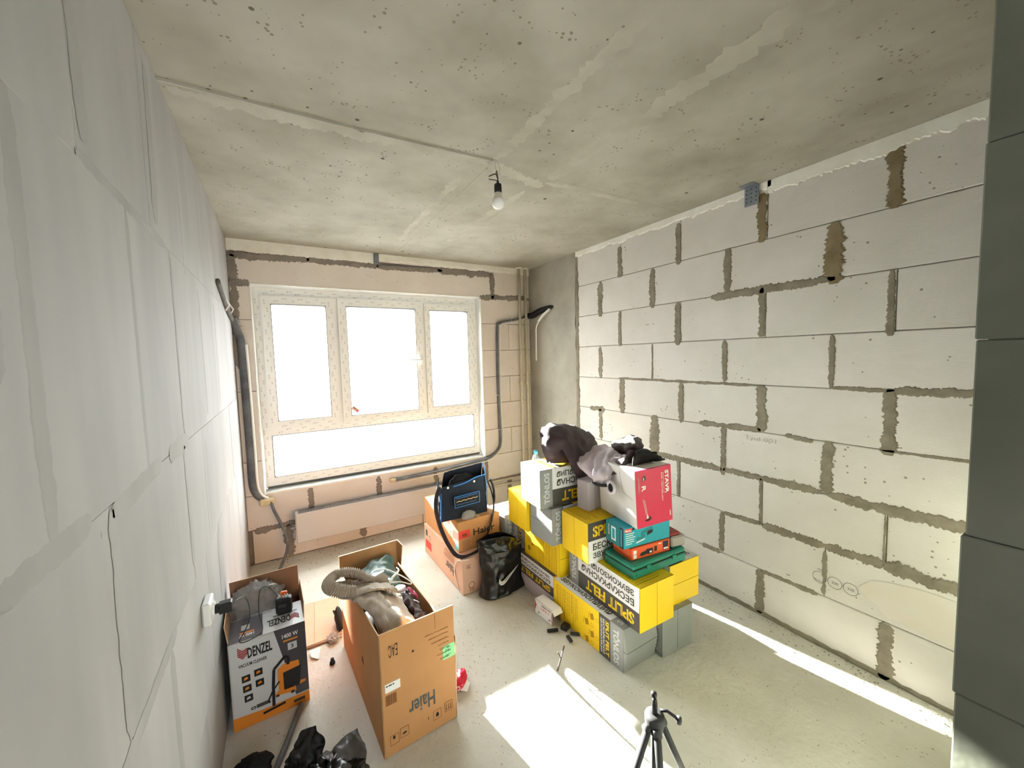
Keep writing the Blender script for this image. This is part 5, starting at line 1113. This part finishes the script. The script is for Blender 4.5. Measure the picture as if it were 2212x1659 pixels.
# black carrier bag with a tick
nb = thing('carrier_bag', 'black plastic carrier bag with a white tick standing on the floor', 'bag', (1.63, 2.46, 0.0))
NIK = [[(1.474,2.52,0.408),(1.578,2.5,0.403),(1.703,2.48,0.398),(1.826,2.46,0.348)],[(1.473,2.5,0.358),(1.56,2.46,0.358),(1.678,2.44,0.345),(1.815,2.45,0.319)],[(1.483,2.49,0.251),(1.554,2.44,0.253),(1.672,2.42,0.234),(1.811,2.45,0.194)],[(1.49,2.49,0.132),(1.548,2.42,0.132),(1.671,2.41,0.12),(1.806,2.44,0.078)],[(1.46,2.485,0.012),(1.503,2.399,0.008),(1.642,2.38,0.008),(1.828,2.419,0.012)]]
soft('front_sheet', nb, NIK, 10, 'poly_black', wr=0.016, ws=13, thick=0.002, seed=31, stretch=(1.0, 1, 0.8))
NB2 = [[(1.474,2.522,0.408),(1.575,2.545,0.42),(1.70,2.54,0.41),(1.826,2.464,0.348)],[(1.473,2.505,0.358),(1.565,2.555,0.35),(1.69,2.55,0.34),(1.815,2.456,0.319)],[(1.483,2.495,0.251),(1.56,2.555,0.235),(1.70,2.55,0.235),(1.811,2.456,0.194)],[(1.49,2.495,0.132),(1.56,2.55,0.12),(1.70,2.545,0.12),(1.806,2.446,0.078)],[(1.46,2.49,0.012),(1.55,2.545,0.004),(1.69,2.54,0.004),(1.828,2.424,0.012)]]
soft('back_sheet', nb, [list(reversed(r)) for r in NB2], 9, 'poly_black', wr=0.008, ws=11, thick=0.002, seed=32)
mb = lump((0.02, 0.02, 0.13), (0.12, 0.045, 0.12), 'black_matte', 17, 0.2, flat=0.002); mb.build('contents', nb, True)
F_ = Face((0.035, -0.076, 0.155), Vector((1, -0.0, 0.22)), Vector((-0.22, 0, 1)), 0.19, 0.09)
sw_ = [(0.0, 0.03), (0.012, 0.006), (0.035, 0.0), (0.06, 0.010), (0.19, 0.088), (0.055, 0.036), (0.03, 0.030), (0.018, 0.040), (0.012, 0.062)]
F_.poly([(0.19, 0.088), (0.055, 0.036), (0.03, 0.030), (0.035, 0.0), (0.06, 0.010)], 'text_silver'); F_.poly([(0.03, 0.030), (0.018, 0.040), (0.012, 0.062), (0.0, 0.03), (0.012, 0.006), (0.035, 0.0)], 'text_silver')
F_.poly([(0.19, 0.088), (0.06, 0.030), (0.045, 0.026), (0.05, 0.022), (0.07, 0.028)], 'poly_black', 2); F_.build('tick_print', nb)
F_ = Face((-0.105, -0.066, 0.262), Vector((0.8, -0.6, 0)), (0, 0, 1), 0.05, 0.05); F_.poly([(0, 0.05), (0.05, 0.05), (0.03, 0.0)], 'poly_dusty'); F_.build('handle_hole', nb)
F_ = Face((0.0, -0.045, 0.305), (1, -0.1, 0), (0, 0, 1), 0.1, 0.04); F_.poly([(0, 0.04), (0.1, 0.035), (0.07, 0.0), (0.03, 0.005)], 'poly_dusty'); F_.build('handle_patch', nb)

# black rubbish bags at the bottom edge
kb = thing('rubbish_bag', 'crumpled shiny black rubbish bag on the floor before the open carton', 'bag', (0.40, 1.76, 0.0))
soft('sheet', kb, [[(0.22,1.87,0.004),(0.26,1.85,0.09),(0.30,1.86,0.14),(0.345,1.83,0.15)],[(0.25,1.81,0.004),(0.29,1.79,0.07),(0.335,1.80,0.115),(0.388,1.79,0.12)],[(0.29,1.75,0.01),(0.33,1.74,0.05),(0.36,1.75,0.09),(0.374,1.75,0.09)],[(0.30,1.66,0.004),(0.35,1.66,0.08),(0.38,1.70,0.11),(0.40,1.72,0.10)]], 13, 'poly_black', wr=0.024, ws=17, thick=0.002, seed=41)
soft('sheet', kb, [[(0.38,1.74,0.05),(0.42,1.75,0.10),(0.46,1.76,0.12),(0.513,1.745,0.125)],[(0.38,1.70,0.05),(0.42,1.70,0.10),(0.48,1.71,0.11),(0.532,1.74,0.07)],[(0.38,1.64,0.02),(0.42,1.65,0.09),(0.48,1.66,0.09),(0.54,1.70,0.02)],[(0.38,1.56,0.004),(0.42,1.56,0.08),(0.48,1.57,0.06),(0.55,1.60,0.004)]], 13, 'poly_dusty', wr=0.018, ws=16, thick=0.002, seed=42)
mb = lump((-0.01, -0.11, 0.045), (0.10, 0.10, 0.045), 'poly_black', 43, 0.5, 3.0, 48, 30, flat=0.003); mb.build('bag_body', kb, True)
mb = lump((0.115, 1.905, 0.03), (0.06, 0.05, 0.03), 'black_matte', 44, 0.5, flat=0.002); tag(mb.build('glove', None, True), 'crumpled black work glove on the floor by the left wall', 'glove')

# clear plastic and charger in the vacuum box
mb = lump((0.135, 2.435, 0.46), (0.10, 0.06, 0.085), 'clear_poly', 51, 0.55, 2.9, 40, 26); tag(mb.build('plastic_bag', None, True), 'clear crumpled plastic bag inside the vacuum cleaner box', 'bag')
ch = thing('battery_charger', 'small black charger with orange clip standing on the vacuum box flap', 'charger', (0.262, 2.315, 0.436), R(-12))
mb = MB(); mb.bbox(-0.036, -0.022, 0, 0.036, 0.022, 0.085, 0.008, 'black_plastic'); mb.build('body', ch)
mb = MB(); mb.box(-0.02, -0.0226, 0.04, 0.015, -0.0219, 0.055, 'tripod_grey'); mb.build('nameplate', ch)
mb = MB(); mb.bbox(-0.012, -0.008, 0.1, 0.018, 0.008, 0.114, 0.004, 'tool_orange'); mb.tube([(-0.01, 0, 0.08), (-0.004, 0, 0.104)], 0.004, 'tool_orange', 6); mb.build('clip', ch)
for i in range(4):
    mb = MB(); mb.tube([(-0.018 + i * 0.012, 0.0, 0.083), (-0.018 + i * 0.012, 0.0, 0.097)], 0.003, 'pipe_beige', 6); mb.build('contact', ch)

# socket with adapter and cord
so = thing('wall_socket', 'white surface-mounted socket on the left wall', 'socket', (0.0, 1.90, 0.775))
mb = MB(); mb.bbox(0.001, -0.048, -0.045, 0.030, 0.048, 0.045, 0.006, 'pvc_white'); mb.build('housing', so)
mb = MB(); mb.lathe([(0.028, 0), (0.026, 0.008)], (0, 0, 0), 'pvc_white', 18); o = mb.build('outlet', so); o.location = (0.030, 0, 0); o.rotation_euler = (0, R(90), 0)
pl = thing('power_adapter', 'black plug-in adapter in the socket on the left wall', 'adapter', (0.038, 1.90, 0.770))
mb = MB(); mb.lathe([(0.018, 0), (0.018, 0.012), (0.012, 0.014)], (0, 0, 0), 'black_plastic', 14); o = mb.build('plug', pl); o.rotation_euler = (0, R(90), 0)
mb = MB(); mb.bbox(0.012, -0.018, -0.022, 0.056, 0.018, 0.020, 0.004, 'black_plastic'); mb.build('body', pl)
CH = [(0.094,1.90,0.770),(0.108,1.93,0.768),(0.125,2.03,0.72),(0.13,2.12,0.62),(0.122,2.15,0.54),(0.10,2.155,0.49),(0.08,2.16,0.455),(0.085,2.165,0.437),(0.115,2.17,0.434),(0.16,2.20,0.434),(0.165,2.26,0.436),(0.15,2.33,0.47),(0.16,2.38,0.56),(0.20,2.40,0.545),(0.262,2.34,0.47)]
mb = MB(); mb.tube(spline([Vector(p) - pl.location for p in CH], 7), 0.0022, 'cable_black', 6); mb.build('cord', pl, True)

# ------------------------------------------------------------------ small things on the floor
sm = thing('small_carton', 'small torn white and pink carton lying by the yellow cartons', 'box', (1.728, 1.955, 0.0), R(4.7))
b_, a_, h_ = 0.075, 0.175, 0.10; t_ = 0.002
wallp('side_panel', ([(0, a_, 0), (0, 0, 0), (0, 0, h_), (0, a_, h_)], [(t_, a_, 0), (t_, 0, 0), (t_, 0, h_), (t_, a_, h_)]), 'paper_white', 'card_brown', sm)
wallp('side_panel', ([(b_, 0, 0), (b_, a_, 0), (b_, a_, h_), (b_, 0, h_)], [(b_ - t_, 0, 0), (b_ - t_, a_, 0), (b_ - t_, a_, h_), (b_ - t_, 0, h_)]), 'paper_white', 'card_brown', sm)
wallp('top_panel', ([(0, 0, h_), (b_, 0, h_), (b_, a_, h_), (0, a_, h_)], [(0, 0, h_ - t_), (b_, 0, h_ - t_), (b_, a_, h_ - t_), (0, a_, h_ - t_)]), 'paper_white', 'card_brown', sm)
wallp('end_panel', ([(b_, a_, 0), (0, a_, 0), (0, a_, h_), (b_, a_, h_)], [(b_, a_ - t_, 0), (0, a_ - t_, 0), (0, a_ - t_, h_), (b_, a_ - t_, h_)]), 'magenta_cloth', 'card_brown', sm)
wallp('open_flap', ([(0.0, 0, h_), (b_, 0, h_), (b_, -0.02, h_ - 0.028), (0.0, -0.02, h_ - 0.028)], [(0.0, 0, h_ - t_), (b_, 0, h_ - t_), (b_, -0.02, h_ - t_ - 0.028), (0.0, -0.02, h_ - t_ - 0.028)]), 'paper_white', 'paper_white', sm)
F_ = Face((0, a_ / 2, h_ / 2), (0, -1, 0), (0, 0, 1), a_, h_); F_.poly([(0, 0.095), (0.018, 0.06), (0.0, 0.02)], 'label_red'); F_.rect(0.07, 0.085, 0.12, 0.088, 'print_slate'); F_.rect(0.07, 0.078, 0.12, 0.082, 'ink_dark'); F_.rect(0.125, 0.08, 0.165, 0.09, 'case_grey')
for i in range(4): F_.text('UMBS'[i], 0.06 + i * 0.024, 0.055, 0.014, 0.014, 'label_red', k=1)
F_.ring(0.04, 0.02, 0.006, 0.006, 'hole_dark', 1, 8); F_.line([(0.172, 0.0), (0.170, 0.08)], 0.005, 'magenta_cloth', 1); F_.rect(0.14, 0.02, 0.16, 0.028, 'magenta_cloth'); F_.build('printed_side', sm)
def offcut(label, x, y, rz, l, w, h, m_='tripod_grey'):
    t = thing('profile_offcut', label, 'offcut', (x, y, 0), R(rz), group='dark offcuts in front of the torn carton')
    mb = MB(); mb.bbox(-l / 2, -w / 2, 0, l / 2, w / 2, h, 0.003, m_); mb.build('body', t)
    mb = MB(); mb.box(-l / 2 + 0.004, -0.001, h - 0.0005, l / 2 - 0.004, 0.002, h + 0.0006, 'hole_dark'); mb.build('groove', t)
offcut('dark offcut pointing down at the tip of the row', 1.743, 1.80, 78, 0.055, 0.022, 0.014)
offcut('dark offcut under the near edge of the torn carton', 1.70, 1.915, -25, 0.07, 0.022, 0.014, 'tripod_dark')
offcut('blocky dark offcut leaning by the yellow carton', 1.782, 1.89, 20, 0.05, 0.045, 0.03, 'tripod_dark')
offcut('dark offcut closest to the yellow printed side', 1.80, 1.815, -40, 0.06, 0.02, 0.014)
yt = thing('wall_tie', 'thin Y-shaped metal tie standing on the floor', 'metal tie', (1.533, 1.647, 0.0))
mb = MB(); mb.tube([(0, 0, 0.002), (0.035, 0.012, 0.055)], (0.006, 0.0025), 'steel_tie', 6); mb.build('stem', yt)
for p in ((0.0255, 0.028, 0.085), (0.085, 0.045, 0.085)):
    mb = MB(); mb.tube([(0.035, 0.012, 0.055), p], (0.004, 0.002), 'steel_tie', 6); mb.build('prong', yt)
rp = thing('crushed_pack', 'crushed red and white pack on the floor beside the open carton', 'pack', (1.045, 1.862, 0.0), R(-35))
mb = lump((0, 0, 0.03), (0.034, 0.055, 0.028), 'red_foil', 61, 0.25, 1.6, 16, 10, flat=0.002); mb.build('pack', rp)
F_ = Face((-0.005, -0.062, 0.03), (1, 0.2, 0), (0, 0.5, 1), 0.05, 0.03); F_.text('Coca', 0.0, 0.004, 0.045, 0.02, 'paper_white', rot=2); F_.build('lettering', rp)
mb = MB(); mb.add([(0.0, -0.06, 0.02), (0.05, -0.05, 0.004), (0.055, 0.0, 0.01), (0.02, 0.0, 0.04)], [(0, 1, 2, 3), (3, 2, 1, 0)], 'paper_white'); mb.build('torn_lid', rp)
cs = thing('cardboard_sheet', 'flattened pinkish cardboard sheet on the floor between the two cartons', 'cardboard', (0.47, 2.78, 0.0), R(-4))
mb = MB(); mb.box(-0.12, -0.18, 0.004, 0.10, 0.30, 0.010, 'cardboard_pink'); mb.build('panel', cs)
mb = MB(); mb.hexa([(-0.12, -0.195, 0.002), (0.10, -0.175, 0.002), (0.10, -0.16, 0.006), (-0.12, -0.18, 0.006), (-0.12, -0.195, 0.006), (0.10, -0.175, 0.006), (0.10, -0.16, 0.012), (-0.12, -0.18, 0.012)], 'card_brown'); mb.build('torn_edge', cs)
mb = MB(); mb.box(-0.06, -0.17, 0.0102, -0.058, 0.29, 0.0108, 'card_brown'); mb.build('crease', cs)
mb = MB(); mb.add([(0.37, 2.56, 0.012), (0.43, 2.57, 0.004), (0.41, 2.47, 0.004), (0.375, 2.50, 0.010)], [(0, 1, 2, 3)], 'pvc_reveal'); mb.add([(0.37, 2.56, 0.009), (0.43, 2.57, 0.001), (0.41, 2.47, 0.001), (0.375, 2.50, 0.007)], [(3, 2, 1, 0)], 'pvc_reveal'); tag(mb.build('paper_scrap'), 'pale green paper scrap at the edge of the cardboard sheet', 'paper scrap')
cp = thing('bottle_cap', 'small black plastic cap on the floor right of the vacuum box', 'cap', (0.477, 2.395, 0.0))
mb = MB(); mb.lathe([(0.013, 0), (0.014, 0.012), (0.010, 0.015), (0.009, 0.030), (0.006, 0.032)], (0, 0, 0), 'black_plastic', 12); mb.build('cap', cp, True)
mb = MB(); mb.lathe([(0.016, 0), (0.016, 0.004)], (0, 0, 0), 'black_plastic', 12); mb.build('rim', cp)
bs = thing('pouch', 'narrow black pouch leaning behind the left side of the open carton', 'pouch', (0.552, 2.70, 0.0))
mb = lump((0, 0.0, 0.06), (0.022, 0.07, 0.065), 'jacket_black', 71, 0.25, 1.6, 22, 14, flat=0.003); mb.build('body', bs, True)
mb = MB(); mb.tube(spline([(-0.018, -0.03, 0.10), (-0.03, 0.0, 0.125), (-0.018, 0.03, 0.10)], 5), 0.005, 'black_plastic', 6); mb.build('handle', bs, True)
mb = lump((0.505, 2.60, 0.018), (0.026, 0.03, 0.014), 'case_grey', 72, 0.9, 3.0, 18, 12, flat=0.011); tag(mb.build('crumpled_foil'), 'small crumpled grey foil on the cardboard sheet', 'foil')

# tripod
tr = thing('tripod', 'grey camera tripod standing at the bottom edge of the view', 'tripod', (1.24, 0.757, 0.0))
def td(x, y, z): return (x - 1.24, y - 0.757, z)
mb = MB(); mb.lathe([(0.004, 0.0), (0.0085, 0.004), (0.0095, 0.010), (0.0085, 0.016), (0.004, 0.019)], (0.002, 0.004, 0.686), 'tripod_dark', 16); mb.build('ball_head', tr, True)
mb = MB(); mb.lathe([(0.0085, 0.0), (0.0085, 0.045), (0.007, 0.056), (0.005, 0.060)], (0, 0, 0.628), 'tripod_dark', 14); mb.build('head_stem', tr, True)
mb = MB(); mb.lathe([(0.020, -0.05), (0.024, -0.045), (0.029, -0.02), (0.030, 0.0), (0.028, 0.006), (0.012, 0.008)], (0, 0, 0.630), 'tripod_grey', 20); mb.build('collar', tr, True)
mb = MB(); mb.tube([td(1.255, 0.748, 0.648), td(1.27, 0.735, 0.648), td(1.283, 0.715, 0.638), td(1.286, 0.71, 0.632)], 0.0045, 'tripod_dark', 8); mb.build('crank', tr, True)
mb = MB(); mb.lathe([(0.008, -0.009), (0.009, 0.0), (0.008, 0.009)], td(1.288, 0.707, 0.632), 'tripod_grey', 12); mb.build('crank_knob', tr, True)
mb = MB(); mb.tube([(0, 0, 0.60), (0, 0, 0.18)], 0.011, 'tripod_grey', 12); mb.build('centre_column', tr, True)
def leg(az, knee, foot_r):
    d = Vector((math.cos(az), math.sin(az), 0)); hip = d * 0.026 + Vector((0, 0, 0.60)); foot = d * foot_r + Vector((0, 0, 0.0))
    m1 = hip + (foot - hip) * 0.48
    o = MB().tube([hip, m1], (0.0125, 0.010), 'tripod_grey', 10).build('leg', tr, True)
    MB().tube([m1 + (foot - hip) * -0.06, m1 + (foot - hip) * 0.03], (0.016, 0.014), 'tripod_dark', 10).build('leg_clamp', o, True)
    MB().tube([m1, foot + Vector((0, 0, 0.012))], (0.0095, 0.0085), 'tripod_grey', 10).build('lower_tube', o, True)
    MB().lathe([(0.012, 0), (0.012, 0.012), (0.009, 0.02)], foot, 'tripod_dark', 12).build('rubber_foot', o, True)
    k = MB().tube([hip + (foot - hip) * 0.45, Vector((0, 0, 0.30))], 0.0045, 'tripod_grey', 8).build('brace', tr, True)
    j = MB().lathe([(0.014, -0.012), (0.015, 0.0), (0.014, 0.012)], (0, 0, 0), 'tripod_grey', 14).build('hip_joint', tr, True)
    j.location = hip + Vector((0, 0, 0.0)); j.rotation_euler = (R(90), 0, az + math.pi / 2)
leg(R(172), 0, 0.29); leg(R(-128), 0, 0.27); leg(R(-8), 0, 0.29)

# loose crumbs of mortar swept along the walls
rnd = random.Random(5); mb = MB()
def crumb(x, y, s):
    p = []
    for i in range(5):
        a = 2 * math.pi * i / 5 + rnd.uniform(-0.4, 0.4); p.append((x + s * rnd.uniform(0.6, 1.2) * math.cos(a), y + s * rnd.uniform(0.6, 1.2) * math.sin(a), 0.0))
    p.append((x + rnd.uniform(-0.3, 0.3) * s, y + rnd.uniform(-0.3, 0.3) * s, s * rnd.uniform(0.5, 1.1)))
    mb.add(p, [(0, 1, 5), (1, 2, 5), (2, 3, 5), (3, 4, 5), (4, 0, 5)], rnd.choice(('debris', 'debris', 'mortar', 'plaster_white')))
for i in range(420): crumb(W - abs(rnd.gauss(0, 0.09)) - 0.01, rnd.uniform(0.2, 3.0), rnd.uniform(0.0012, 0.006))
for i in range(260): crumb(rnd.uniform(0.2, 2.8), D - abs(rnd.gauss(0, 0.12)) - 0.01, rnd.uniform(0.0015, 0.008))
for i in range(900): crumb(rnd.uniform(0.1, 2.8), rnd.uniform(0.6, 3.8), rnd.uniform(0.0008, 0.0032))
for i in range(300): crumb(rnd.gauss(1.15, 0.12), rnd.gauss(2.2, 0.3), rnd.uniform(0.001, 0.0038))
o = mb.build('mortar_crumbs'); o['kind'] = 'stuff'; o['label'] = 'loose mortar crumbs scattered over the screed floor'; o['category'] = 'debris'
